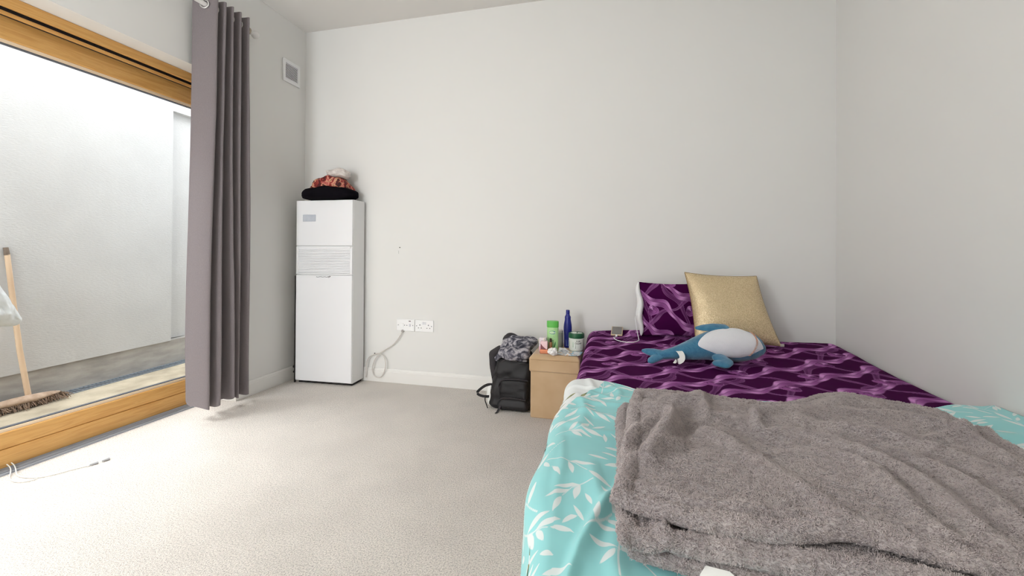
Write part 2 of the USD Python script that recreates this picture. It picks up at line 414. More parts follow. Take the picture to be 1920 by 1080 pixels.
# ---------------------------------------------------------------- curtain and pole
M_CURTAIN = mat('curtain_cloth', srgb(121, 113, 115), .8, color2=srgb(126, 118, 120), scale=400, stretch=(1, 1, .3), bump=.25, bump_scale=420, bump_dist=.001, bump_stretch=(1, 1, .3), sheen=.35, spec=.2)
CT = [(.032, -.972), (.095, -.945), (.152, -.918), (.10, -.905), (.045, -.893), (.10, -.882), (.156, -.868), (.10, -.856), (.045, -.843), (.10, -.832), (.158, -.818), (.10, -.804), (.045, -.79), (.10, -.776), (.158, -.76), (.10, -.745), (.045, -.73), (.10, -.716), (.156, -.70), (.10, -.682), (.05, -.668)]
CB = [(.025, -.985), (.10, -.972), (.150, -.952), (.11, -.935), (.04, -.915), (.10, -.905), (.158, -.888), (.10, -.862), (.03, -.83), (.10, -.81), (.165, -.79), (.10, -.778), (.045, -.772), (.10, -.762), (.156, -.748), (.10, -.732), (.045, -.715), (.11, -.69), (.150, -.665), (.10, -.645), (.05, -.632)]
ct, cb = spline(CT, 240), spline(CB, 240)
ZT, ZB = 2.472, .078
nz = 90
P = np.zeros((240, nz, 3))
for j, k in enumerate(np.linspace(0, 1, nz)):
    e = k ** 1.25
    p = ct * (1 - e) + cb * e
    s = np.linspace(0, 1, 240)
    z = ZT + (ZB - ZT) * k
    wob = .006 * np.sin(7 * k + 5 * s) * k + .008 * (fbm(np.stack([s * 3, np.full(240, k * 4), np.zeros(240)], 1), 3, 3) - .5)
    P[:, j, 0] = p[:, 0] + wob; P[:, j, 1] = p[:, 1] + wob * .5
    P[:, j, 2] = z + k ** 6 * (.012 * np.sin(s * 40) + .05 * np.exp(-(s / .02) ** 2)) - .003 * np.sin(s * 60) * (1 - k) ** 8
nrm = np.cross(np.gradient(P, axis=0), np.gradient(P, axis=1)); nrm /= np.linalg.norm(nrm, axis=2, keepdims=True)
v, f, _n0 = slab(P, .0035, nrm)
curtain = thing('curtain', 'long taupe grey eyelet curtain drawn back beside the sliding door', 'curtain', (.1, -.82, ZB))
part(curtain, 'cloth', (v, f), M_CURTAIN, smooth=50)
POLE_X, POLE_Z = .097, 2.425
M_RING = mat('eyelet_metal', srgb(214, 212, 210), .3, metal=.6)
for k in range(0, 240 - 12, 24):
    i = k + 12
    c = np.array([POLE_X, ct[i, 1], POLE_Z])
    th = np.linspace(0, 2 * np.pi, 24, endpoint=False)
    u = np.array([ct[min(i + 5, 239), 0] - ct[i - 5, 0], ct[min(i + 5, 239), 1] - ct[i - 5, 1], 0]); u /= np.linalg.norm(u)
    nn = np.cross(u, [0, 0, 1.0])
    ring = c + .003 * nn + .0235 * (np.cos(th)[:, None] * u + np.sin(th)[:, None] * np.array([0, 0, 1.0]))
    part(curtain, 'eyelet', tube(ring, .0042, 8, closed=True), M_RING)
pole = thing('curtain_pole', 'white curtain pole with ball finial above the sliding door', 'curtain pole', (POLE_X, -2.4, POLE_Z))
M_POLE = mat('pole_white', srgb(236, 234, 232), .3)
part(pole, 'rod', tube([(POLE_X, -4.35, POLE_Z), (POLE_X, -.632, POLE_Z)], .0135, 20), M_POLE)
fin = lathe([(0, -.002), (.012, -.002), (.016, .004), (.016, .01), (.011, .016), (.014, .02), (.022, .03), (.026, .043), (.022, .056), (.012, .064), (0, .067)], (0, 0, 0), 24)
part(pole, 'finial', xf(xf(fin, rot(-90, (1, 0, 0))), trimesh.transformations.translation_matrix((POLE_X, -.634, POLE_Z))), M_POLE)
for by in (-.648, -4.2):
    part(pole, 'bracket', join(tube([(.001, by, POLE_Z), (.006, by, POLE_Z)], .026, 20), tube([(.004, by, POLE_Z), (POLE_X - .012, by, POLE_Z)], .008, 12), tube([(POLE_X, by - .006, POLE_Z), (POLE_X, by + .006, POLE_Z)], .021, 24)), mat('bracket_metal', srgb(170, 158, 142), .4, metal=.5))

# ---------------------------------------------------------------- air vent
vent = thing('air_vent', 'small white louvred air vent high on the left wall', 'air vent', (0, -.161, 2.355))
part(vent, 'frame', join(rbox(0, .012, -.248, -.224, 2.272, 2.440, .003), rbox(0, .012, -.098, -.074, 2.272, 2.440, .003), rbox(0, .012, -.23, -.09, 2.412, 2.440, .003), rbox(0, .012, -.23, -.09, 2.272, 2.300, .003)), M_WHITE)
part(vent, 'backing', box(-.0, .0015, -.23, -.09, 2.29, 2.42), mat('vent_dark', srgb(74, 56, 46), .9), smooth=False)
for k in range(11):
    z = 2.3055 + k * .0101
    b = xf(box(-.0034, .0034, -.226, -.096, -.0021, .0021), rot(12, (0, 1, 0))); b.apply_translation((.0062, 0, z))
    part(vent, 'slat', b, M_WHITE, smooth=False)

# ---------------------------------------------------------------- heater cabinet
HO, HA = (.096, -.204), 2.6
HM = trimesh.transformations.translation_matrix((HO[0], HO[1], 0)) @ rot(HA, (0, 0, 1))
hl = lambda m: xf(m, HM)
HW, HD, HT = .468, .164, 1.370
M_CAB = mat('cabinet_white', srgb(238, 238, 240), .32, spec=.5)
M_CAB2 = mat('cabinet_side', srgb(232, 232, 232), .4)
heater = thing('heater_cabinet', 'tall narrow white heating unit standing in the corner', 'heater', (HO[0] + .23, HO[1] + .09, 0))
part(heater, 'body', hl(rbox(0, HW, .012, HD, .018, HT, .004)), M_CAB2)
part(heater, 'base', hl(box(.012, HW - .012, .03, HD - .01, 0, .02)), M_BLACK, smooth=False, label='dark recessed base')
part(heater, 'top_panel', hl(tm(rbox(.002, HW - .002, 0, .014, 1.030, HT - .002, .004))), M_CAB)
vp = [rbox(.002, .022, .001, .014, .815, 1.026, .003), rbox(HW - .022, HW - .002, .001, .014, .815, 1.026, .003), rbox(.01, HW - .01, .001, .014, 1.008, 1.026, .003), rbox(.01, HW - .01, .001, .014, .815, .826, .003)]
grille = part(heater, 'grille', hl(join(*vp)), M_CAB, label='louvred air grille')
for k in range(15):
    b = xf(box(.02, HW - .02, -.0036, .0036, -.0049, .0049), rot(-10, (1, 0, 0))); b.apply_translation((0, .0075, .8335 + k * .0121))
    part(grille, 'slat', hl(b), M_CAB, smooth=False)
hd = part(heater, 'door', hl(rbox(.002, HW - .002, 0, .014, .022, .812, .005)), M_CAB)
dp = part(heater, 'display', hl(rbox(.058, .166, -.0025, .004, 1.211, 1.262, .002)), mat('display_frame', srgb(186, 190, 200), .4))
part(dp, 'screen', hl(box(.063, .161, -.0032, 0, 1.216, 1.257)), mat('display_screen', srgb(202, 206, 214), .2, color2=srgb(192, 197, 207), scale=30), smooth=False)
lg = [(.175, .800), (.195, .7985), (.212, .8005), (.228, .7985), (.245, .8005), (.262, .7985), (.278, .803), (.292, .8045), (.285, .799), (.272, .7965)]
part(hd, 'badge', hl(tube(spline([(x, -.0008, z) for x, z in lg], 40), .0021, 6)), mat('badge_grey', srgb(150, 150, 156), .3, metal=.5), label='small silver script badge')
part(heater, 'pipe', join(tube([(.082, -.185, 0), (.082, -.185, .80), (.082, -.14, .825)], .007, 8), tube([(.075, -.19, .12), (.091, -.19, .12)], .011, 8), tube([(.075, -.19, .08), (.091, -.19, .08)], .009, 8)), M_BLACK, label='dark pipe beside the cabinet')
cable_m = mat('cable_white', srgb(212, 206, 200), .5)
cab = [(.879, -.016, .392), (.866, -.02, .362), (.846, -.02, .332), (.80, -.018, .284), (.756, -.018, .256), (.712, -.022, .228), (.672, -.024, .190), (.645, -.026, .140), (.640, -.03, .09), (.668, -.03, .040), (.708, -.03, .04), (.742, -.03, .09), (.750, -.03, .15), (.728, -.026, .20), (.690, -.023, .213), (.645, -.02, .205), (.605, -.022, .180), (.588, -.028, .13), (.586, -.03, .06), (.582, -.028, .03)]
power_cable = solo('power_cable', tube(spline(cab, 160), .0038, 8), cable_m, 'white looping power cable between the sockets and the heater', 'cable')
M_HOLE = mat('hole_dark', srgb(30, 26, 24), .9)
solo('wall_plug', lathe([(0, 0), (.006, 0), (.006, .002), (0, .002)], (0, 0, 0), 12).apply_transform(rot(90, (1, 0, 0))).apply_translation((.641, -.0, .207)), M_HOLE, 'small dark screw hole in the wall above the cable loop', 'screw hole')
gland = solo('cable_outlet', join(tube([(.879, 0, .394), (.879, -.014, .394)], .010, 14), tube([(.879, -.012, .394), (.878, -.02, .388)], .006, 10)), mat('outlet_grey', srgb(176, 172, 168), .5), 'small round cable outlet just below the left socket plate', 'cable outlet')


# ---------------------------------------------------------------- sockets
def plate(name, label, x0, double):
    z0, z1 = .394, .481
    t = thing(name, label, 'wall socket', (x0 + .074, 0, .437))
    part(t, 'plate', rbox(x0, x0 + .1475, -.009, 0.0, z0, z1, .003), M_BRIGHT)
    for sx in (.014, .1335):
        part(t, 'screw', tube([(x0 + sx, -.008, .4375), (x0 + sx, -.0098, .4375)], .004, 10), mat('screw_metal', srgb(170, 170, 176), .35, metal=.6))
    if double:
        for cx in (.040, .1085):
            pts = [(cx, .4445, .0024, .0045), (cx - .011, .4225, .0038, .002), (cx + .011, .4225, .0038, .002)]
            for px, pz, w, h in pts:
                part(t, 'pin_hole', box(x0 + px - w, x0 + px + w, -.0098, -.008, pz - h, pz + h), M_HOLE, smooth=False)
        for cx in (.066, .0825):
            part(t, 'switch', rbox(x0 + cx - .0055, x0 + cx + .0055, -.0125, -.006, .448, .468, .0015), mat('switch_grey', srgb(222, 222, 228), .4))
    else:
        part(t, 'indicator', box(x0 + .100, x0 + .116, -.0102, -.008, .4665, .4715), mat('indicator_dark', srgb(96, 66, 66), .4), smooth=False)
        part(t, 'switch', rbox(x0 + .103, x0 + .115, -.0125, -.006, .428, .448, .0015), mat('switch_grey', srgb(222, 222, 228), .4))
        part(t, 'fuse_holder', rbox(x0 + .03, x0 + .058, -.0115, -.006, .420, .452, .002), M_BRIGHT)
        for sx in (.066, .085):
            part(t, 'screw', tube([(x0 + sx, -.008, .4375), (x0 + sx, -.0098, .4375)], .0042, 10), mat('screw_metal', srgb(170, 170, 176), .35, metal=.6))


plate('fused_switch', 'left white wall plate with a fused switch and small dark indicator', .828, False)
plate('double_socket', 'right white double wall socket with two three-pin outlets', .979, True)
nail = thing('wall_nail', 'tiny dark nail with a faint scrape below it on the long wall', 'nail', (.847, 0, 1.021))
part(nail, 'nail', tube([(.847, .002, 1.021), (.847, -.008, 1.021)], .0032, 8), M_HOLE)
part(nail, 'scrape', box(.834, .838, -.0006, .001, .974, .998), mat('scrape_grey', srgb(200, 198, 194), .9), smooth=False)


# ---------------------------------------------------------------- bed
def bed_top(x, y):
    z = .463 - .035 * ss(0, -.85, y)
    return z + .034 * np.exp(-((x - 2.60) / .30) ** 2) * ss(-.17, -.03, y)


def rib_pattern(X, Y):
    """Printed satin ribbons on dark purple: linear RGB per point. X, Y in metres on the cloth."""
    base = np.array(srgb(64, 6, 60)); mid = np.array(srgb(146, 84, 144)); lite = np.array(srgb(214, 150, 212)); line = np.array(srgb(186, 124, 184)); thin = np.array(srgb(104, 44, 104))
    C = np.broadcast_to(base, X.shape + (3,)).copy()

    def lay(mask, col):
        nonlocal C
        C = C * (1 - mask[..., None]) + col * mask[..., None]

    def aa(d, w=.0018):
        return np.clip(.5 - d / w, 0, 1)

    def family(ang, period, width, amp, wl, ph, alpha, bright, jog):
        c, s = math.cos(ang), math.sin(ang)
        U, V = X * c + Y * s, -X * s + Y * c
        n = np.floor(V / period)
        for dn in (0, 1, -1):
            k = n + dn
            off = (np.mod(k, 2)) * wl * .5
            cen = (k + .5) * period + amp * np.sin(2 * np.pi * (U + off) / wl + ph) + amp * .35 * np.sin(4 * np.pi * (U + off) / wl + 1.3)
            w = width * (.78 + .3 * np.sin(2 * np.pi * (U + off) / wl + 2.1 + jog))
            d = V - cen
            m = aa(np.abs(d) - w)
            half = (d > w * .1)
            t = np.mod((U + off) / wl + .17 * half, 1.0)
            sat = np.exp(-((t - .33) / .12) ** 2) + .8 * np.exp(-((t - .80) / .09) ** 2)
            across = .88 + .12 * np.cos(d / w * 2.2)
            thr = 1 + .06 * np.sin(d / width * 26)
            tone = (.42 + .40 * np.sin(2 * np.pi * t + .6) ** 2)[..., None]
            col = (base * (1 - tone) + mid * tone * 1.35) * across[..., None] * thr[..., None]
            sk = np.clip(sat * bright, 0, 1)[..., None]
            col = col * (1 - sk) + lite * sk * thr[..., None]
            lay(m * alpha, col)
            lay(aa(np.abs(np.abs(d) - w) - .0007) * .8, line)
            lay(aa(np.abs(d - w * .1) - .0011) * .85, base * .6)

    family(-1.05, .230, .0200, .020, .36, .4, .45, .10, 0)
    family(.55, .205, .0150, .016, .31, 2.2, .62, .35, 1.)
    family(-.62, .165, .0300, .020, .30, 1.0, 1.0, 1.0, 0)
    # curled ribbon ends
    gx, gy = .29, .21
    row = np.floor(Y / gy)
    LX = np.mod(X + np.mod(row, 2) * gx * .5, gx) - gx * .5; LY = (np.mod(Y, gy) - gy * .5)
    r = np.hypot(LX, LY * 1.15); a = np.arctan2(LY, LX)
    m = aa(r - .040 * (1 + .12 * np.sin(3 * a + row)))
    tone = (.55 + .4 * np.sin(a + 2.2))[..., None]
    col = base * (1 - tone) + mid * tone * 1.25
    hi = np.clip(np.exp(-((a - 2.1) / .45) ** 2), 0, 1)[..., None]
    lay(m, col * (1 - hi) + lite * hi)
    sp = np.mod(np.log(np.maximum(r, 1e-4) / .040) * 1.5 - a / (2 * np.pi), 1.0)
    lay(m * np.clip(1 - np.abs(sp - .5) * 9, 0, 1) * .9, base * .8)
    lay(aa(np.abs(r - .040 * (1 + .12 * np.sin(3 * a + row))) - .0008) * .9, line)
    return C


M_PURPLE = mat('purple_ribbon_cloth', (.1, .02, .1), .9, attr='print', spec=.06)
M_DIVAN = mat('divan_cloth', srgb(120, 110, 105), .9, bump=.3, bump_scale=500, bump_dist=.001)
bed = thing('bed', 'double bed with purple ribbon-print sheet against the right wall', 'bed', (2.98, -1.15, 0))
part(bed, 'base', rbox(2.315, 3.690, -2.27, -.03, .0, .152, .012), M_DIVAN)
R0 = .05
xs_in = ease(2.255 + R0, 3.700 - R0, 410)
ang = ease(0, np.pi / 2, 16)
Xs = np.r_[np.full(28, 2.255), 2.255 + R0 - R0 * np.cos(ang[1:-1]), xs_in, 3.700 - R0 + R0 * np.sin(ang[1:-1]), np.full(10, 3.700)]
Dz = np.r_[ease(-.30, -R0, 28), -R0 + R0 * np.sin(ang[1:-1]), np.zeros(410), -R0 + R0 * np.cos(ang[1:-1]), ease(-R0, -.27, 10)]
S = np.r_[0, np.cumsum(np.hypot(np.diff(Xs), np.diff(Dz)))]
Ys = np.r_[-.02 - R0 * (1 - np.cos(ang[:-1])), ease(-.02 - R0, -1.42, 400), ease(-1.42, -2.28, 24)[1:]]
Ds = np.r_[-R0 + R0 * np.sin(ang[:-1]), np.zeros(len(Ys) - len(ang) + 1)]
XX, YY = np.meshgrid(Xs, Ys, indexing='ij')
top = bed_top(XX, YY) + .004 * (fbm(np.stack([XX * 5, YY * 5, XX * 0], -1), 3, 5) - .5) * 2
side = np.minimum(Dz[:, None], 0)
ZZ = top + side + Ds[None, :] * (side > -.05)
bulge = .010 * np.sin(np.clip((-side - .05) / .25, 0, 1) * np.pi)
XX2 = XX + np.where(np.arange(len(Xs))[:, None] < 28, (-bulge + .004 * np.sin(YY * 23)) * (YY > -1.06), 0)
ZZ = np.maximum(ZZ, .156)
XX2 = XX2 + .045 * ss(-1.90, -2.28, YY) * np.exp(-(np.maximum(XX - 2.255, 0) / .12) ** 2)
P = np.stack([XX2, YY, ZZ], -1)
pr = rib_pattern(*(lambda a, b: (-a, b))(*np.meshgrid(S, Ys, indexing='ij')))
bot = P.copy(); bot[..., 2] = .154
v, f, _n0 = slab(P, 1.0, P - bot)
part(bed, 'mattress', (v, f), M_PURPLE, prim={'print': np.vstack([pr.reshape(-1, 3)] * 2)}, label='mattress in a dark purple fitted sheet with lilac ribbons')


# ---------------------------------------------------------------- duvet
def leaves(S_, Y_, rng, spacing, size, box_, stem=True):
    """Signed distance (metres, negative inside) to sprigs of willow leaves scattered over the sheet."""
    D = np.full(S_.shape, .05)

    def leaf(p, phi, ln, wd, bend):
        nonlocal D
        m = (np.abs(S_ - p[0]) < ln + .008) & (np.abs(Y_ - p[1]) < ln + .008)
        if not m.any():
            return
        dx, dy = S_[m] - p[0], Y_[m] - p[1]
        t = (dx * math.cos(phi) + dy * math.sin(phi)) / ln
        w = -dx * math.sin(phi) + dy * math.cos(phi) - bend * ln * t * (1 - t)
        hw = wd * np.sin(np.pi * np.clip(t, 0, 1) ** .9) ** 1.15
        d = np.abs(w) - hw + np.where((t < 0) | (t > 1), .05, 0)
        if (d < 0).any() and D[m][d < 0].min() < .0012:
            return
        D[m] = np.minimum(D[m], np.where((t < -.1) | (t > 1.1), .05, d))

    def sprig(p, phi, L, n, k):
        cur = p.copy(); st = [cur.copy()]
        for j in range(n):
            cur = cur + L / n * np.array([math.cos(phi), math.sin(phi)]); st.append(cur.copy()); phi += k
        st = np.array(st)
        if stem:
            nonlocal D
            m = (np.abs(S_ - p[0]) < L + .01) & (np.abs(Y_ - p[1]) < L + .01)
            if not m.any():
                return
            d, at = seg_dist(S_[m], Y_[m], spline(st, 14)); d = d - .0019 * (1 - .3 * at)
            if D[m][d < 0].size == 0 or D[m][d < 0].min() < .0005:
                return
            keep = D.copy()
        phi -= k * n
        jobs = []
        for j in range(1, n + 1):
            phi += k
            for sgn in ((1, -1) if j < n else (0,)):
                a = phi + sgn * rng.uniform(.45, .8)
                ln = size * rng.uniform(.62, .92) * (1 if j < n else 1.1)
                q = st[j] + .004 * np.array([math.cos(a), math.sin(a)])
                jobs.append((q, a, ln, ln * rng.uniform(.10, .135), -sgn * .16))
        for jb in jobs:
            leaf(*jb)
        if stem:
            D[m] = np.minimum(D[m], d)

    x0, x1, y0, y1 = box_
    for gx in np.arange(x0, x1, spacing):
        for gy in np.arange(y0, y1, spacing):
            p = np.array([gx, gy]) + rng.uniform(-.25, .25, 2) * spacing
            sprig(p, rng.uniform(0, 2 * np.pi), size * rng.uniform(1.2, 1.7), int(rng.integers(2, 4)), rng.uniform(-.25, .25))
    for q in rng.uniform((x0, y0), (x1, y1), (int((x1 - x0) * (y1 - y0) / spacing ** 2 * 3.0), 2)):
        a = rng.uniform(0, 2 * np.pi); leaf(q, a, size * rng.uniform(.55, .8), size * rng.uniform(.065, .095), .12)
    return D


def duvet_look(nodes, links):
    nodes['al'] = ('attribute', {'attribute': 'leaf'}); nodes['az'] = ('attribute', {'attribute': 'reverse'}); nodes['ag'] = ('attribute', {'attribute': 'green_leaf'})
    for k in ('l', 'z', 'g'):
        nodes['m' + k] = ('map_range', {'from_min': -.0007, 'from_max': .0007, 'to_min': 1.0, 'to_max': 0.0, 'clamp': True})
        links.append((f'a{k}.fac', f'm{k}.value'))
    nodes['ng'] = ('noise_texture', {'scale': 40.0, 'detail': 2.0})
    nodes['rg'] = ('rgb_ramp', {'ramp': [(0, srgb(70, 92, 62)), (.45, srgb(92, 108, 70)), (.6, srgb(150, 152, 96)), (1, srgb(176, 170, 120))]})
    nodes['x1'] = ('mix', {'color1': srgb(150, 216, 217), 'color2': srgb(226, 234, 233)})
    nodes['x2'] = ('mix', {'color1': srgb(236, 240, 240)})
    nodes['x3'] = ('mix', {})
    links += [('ml.result', 'x1.fac'), ('tc.object', 'ng.vector'), ('ng.fac', 'rg.fac'), ('mg.result', 'x2.fac'), ('rg.color', 'x2.color2'), ('mz.result', 'x3.fac'), ('x1.color', 'x3.color1'), ('x2.color', 'x3.color2'), ('x3.color', 'p.base_color')]


M_DUVET = mat('leaf_print_cotton', srgb(150, 216, 217), .62, bump=.08, bump_scale=900, bump_dist=.0004, sheen=.15, spec=.25, extra=duvet_look)
D_TH = .040
DR = [([(2.27, -1.26), (2.36, -1.29), (2.47, -1.27)], .008, .014), ([(2.33, -1.17), (2.35, -1.26), (2.34, -1.36)], .008, .014), ([(2.41, -1.22), (2.45, -1.30), (2.44, -1.38)], .007, .014), ([(2.53, -1.80), (2.47, -1.93), (2.41, -2.06), (2.36, -2.18), (2.33, -2.30)], .022, .016), ([(2.38, -1.88), (2.41, -2.06), (2.375, -2.2)], .010, .02),
      ([(2.29, -1.42), (2.38, -1.44), (2.49, -1.42)], .007, .016), ([(2.29, -1.52), (2.40, -1.55), (2.50, -1.52)], .008, .02), ([(2.28, -1.63), (2.36, -1.68), (2.46, -1.66)], .006, .018),
      ([(2.30, -1.36), (2.34, -1.5), (2.33, -1.7)], .009, .02), ([(2.36, -1.33), (2.42, -1.37), (2.48, -1.35)], .006, .012), ([(2.45, -2.3), (2.43, -2.2), (2.44, -2.05)], .009, .02),
      ([(3.36, -1.5), (3.46, -1.42), (3.60, -1.40)], .008, .03), ([(3.40, -1.75), (3.5, -1.6), (3.66, -1.58)], .010, .03), ([(2.62, -2.36), (2.56, -2.30), (2.50, -2.27)], .004, .03), ([(2.29, -1.75), (2.31, -1.9), (2.30, -2.1)], .006, .015)]


def duvet_top(x, y):
    z = bed_top(x, y) + D_TH
    for pts, h, w in DR:
        z = z + ridge(x, y, pts, h, w)
    z = z + .012 * (fbm(np.stack([x * 7, y * 7, x * 0], -1), 3, 11) - .5)
    return z - .05 * ss(-2.25, -2.45, y)


RD = .055
xi = ease(2.238 + RD, 3.700 - .006, 520)
ang = ease(0, np.pi / 2, 20)
Xs = np.r_[np.full(60, 2.238), 2.238 + RD - RD * np.cos(ang[1:-1]), xi]
Dz = np.r_[ease(-.36, -RD, 60), -RD + RD * np.sin(ang[1:-1]), np.zeros(520)]
S = np.r_[0, np.cumsum(np.hypot(np.diff(Xs), np.diff(Dz)))]
RE = .024
Ys = np.r_[-RE * np.cos(ease(np.pi / 2, 0, 12)[::-1] * 0 + ease(0, np.pi / 2, 12)) + RE, ]
Yd = np.r_[RE - RE * np.cos(ease(0, np.pi / 2, 12)), ease(RE, 1.30, 460)[1:]]          # distance in from the duvet's upper edge
Hd = np.r_[-RE + RE * np.sin(ease(0, np.pi / 2, 12)), np.zeros(459)]
XX, DD = np.meshgrid(Xs, Yd, indexing='ij')
edge = np.interp(XX, [2.23, 2.27, 2.34, 2.42, 2.50, 2.62, 2.75, 2.9, 3.05, 3.2, 3.35, 3.46, 3.57, 3.70], [-1.195, -1.165, -1.135, -1.165, -1.215, -1.25, -1.258, -1.247, -1.24, -1.23, -1.21, -1.18, -1.125, -1.095])
edge = edge + .006 * np.sin(XX * 34) * (XX > 2.3)
YY = edge - DD
side = Dz[:, None] + 0 * YY
flare = np.clip((-side - RD) / .3, 0, 1)
onside = np.arange(len(Xs))[:, None] < 60
hem = .13 * fbm(np.stack([YY * 3, YY * 0, YY * 0], -1), 2, 4)
ZZ = duvet_top(np.maximum(XX, 2.29), YY) + side * np.where(onside, .95 + hem, 1) + Hd[None, :]
X2 = XX - np.where(onside, flare * (.012 + .014 * np.sin(YY * 21 + 1) + .006 * np.sin(YY * 47)), 0) - .006 * np.sin(YY * 15) * np.exp(-((XX - 2.238) / .05) ** 2)
SHIFT = .045 * ss(-1.90, -2.28, YY) * np.exp(-(np.maximum(XX - 2.238, 0) / .12) ** 2)
X2 = np.minimum(X2, 2.246 + 2 * (XX - 2.238)) + SHIFT
ZZ = np.maximum(ZZ, .02)
P = np.stack([X2, YY, ZZ], -1)
lo = bed_top(np.maximum(XX, 2.29), YY) + .008
bot = P.copy(); bot[..., 2] = np.where(side > -RD * .5, np.minimum(lo, P[..., 2] - .002), P[..., 2]); bot[..., 0] = np.where(side > -RD * .5, P[..., 0], np.minimum(P[..., 0] + .004, 2.2485 + SHIFT))
v, f, ntop = slab(P, 1.0, P - bot)
SS, YY2 = np.meshgrid(S, Yd, indexing='ij')
rng = np.random.default_rng(12)
leaf = leaves(SS, -YY2, rng, .090, .078, (.2, S[-1] + .05, -1.35, .05))
gleaf = leaves(SS, -YY2, np.random.default_rng(3), .15, .12, (.05, .5, -1.3, -.2))
s0 = S[60 + 18]
rev_w = s0 - .075 + .165 * (1 - ss(.04, .50, YY2)) + .005 * np.sin(YY2 * 60) - .5 * ss(.68, .88, YY2)
rev = SS - rev_w
rev = np.where(DD < .004, -.01, rev)
z2 = lambda a: np.r_[a.ravel(), a.ravel()]
rv2 = np.r_[rev.ravel(), np.full(rev.size, -1.0)]
duvet = thing('duvet', 'turquoise duvet with white leaf print over the near half of the bed', 'duvet', (2.97, -1.9, .46))
part(duvet, 'cover', (v, f), M_DUVET, prim={'leaf': z2(leaf), 'green_leaf': z2(gleaf), 'reverse': rv2})

# ---------------------------------------------------------------- fleece blanket
def fleece_look(nodes, links):
    nodes['mp'] = ('mapping', {'scale': (.55, 1, 1), 'rotation': (0, 0, .25)}); nodes['n1'] = ('noise_texture', {'scale': 330.0, 'detail': 3.0, 'distortion': .8}); nodes['n2'] = ('noise_texture', {'scale': 9.0, 'detail': 3.0})
    nodes['r1'] = ('rgb_ramp', {'ramp': [(0, srgb(96, 86, 88)), (.36, srgb(134, 124, 124)), (.52, srgb(164, 155, 154)), (.68, srgb(186, 178, 176)), (1, srgb(200, 194, 192))]})
    nodes['r2'] = ('rgb_ramp', {'ramp': [(0, (.86, .86, .88)), (.45, (.96, .96, .97)), (.6, (1.04, 1.03, 1.02)), (1, (1.1, 1.08, 1.06))]})
    nodes['x'] = ('mix', {'mix_type': 'multiply', 'fac': 1.0}); nodes['b'] = ('bump', {'strength': .9, 'distance': .004})
    links += [('tc.object', 'mp.vector'), ('mp.vector', 'n1.vector'), ('n1.fac', 'r1.fac'), ('tc.object', 'n2.vector'), ('n2.fac', 'r2.fac'), ('r1.color', 'x.color1'), ('r2.color', 'x.color2'), ('x.color', 'p.base_color'), ('n1.fac', 'b.height'), ('b.normal', 'p.normal')]


M_FLEECE = mat('grey_fleece', srgb(160, 150, 150), .95, sheen=.15, spec=.1, extra=fleece_look)
RID = [([(2.484, -1.747), (2.531, -1.751), (2.573, -1.755), (2.57, -1.829), (2.533, -1.931), (2.498, -2.017)], .026, .020), ([(2.68, -1.60), (2.668, -1.67), (2.649, -1.79)], .012, .016),
       ([(2.461, -2.039), (2.498, -2.018), (2.557, -1.953), (2.629, -1.849), (2.665, -1.87), (2.678, -1.909)], .012, .016), ([(2.628, -1.859), (2.678, -1.909), (2.714, -1.997), (2.749, -2.076), (2.774, -2.148)], .009, .022),
       ([(2.677, -1.728), (2.748, -1.765), (2.838, -1.741), (2.963, -1.634), (3.1, -1.498)], .012, .030), ([(2.751, -1.817), (2.849, -1.808), (2.927, -1.908), (2.963, -2.003), (2.969, -2.091), (2.964, -2.158)], .014, .020),
       ([(2.762, -1.80), (2.772, -1.745), (2.83, -1.70), (2.898, -1.676)], .018, .013), ([(2.875, -1.736), (2.985, -1.787), (3.072, -1.846), (3.151, -1.955)], .012, .018), ([(3.019, -1.644), (3.144, -1.649), (3.201, -1.732), (3.196, -1.894)], .011, .020),
       ([(2.869, -1.911), (2.904, -1.989), (2.895, -2.095), (2.897, -2.163)], .010, .018), ([(2.547, -1.641), (2.648, -1.629), (2.672, -1.575)], .012, .018), ([(3.108, -1.784), (3.189, -1.749), (3.28, -1.702)], .010, .014),
       ([(2.49, -1.60), (2.60, -1.66), (2.65, -1.66)], -.010, .016), ([(2.60, -1.79), (2.61, -1.85), (2.58, -1.93)], -.014, .022), ([(2.72, -1.80), (2.76, -1.84), (2.78, -1.87)], -.012, .02), ([(2.93, -1.70), (3.0, -1.73), (3.06, -1.80)], -.008, .015),
       ([(3.0, -1.86), (3.03, -1.95), (3.04, -2.06), (3.03, -2.15)], .010, .018), ([(3.08, -1.9), (3.13, -2.0), (3.12, -2.1)], .010, .018), ([(3.05, -1.56), (3.15, -1.56), (3.24, -1.60)], .008, .018), ([(2.44, -2.12), (2.6, -2.165), (2.8, -2.16), (3.0, -2.175)], .006, .014)]


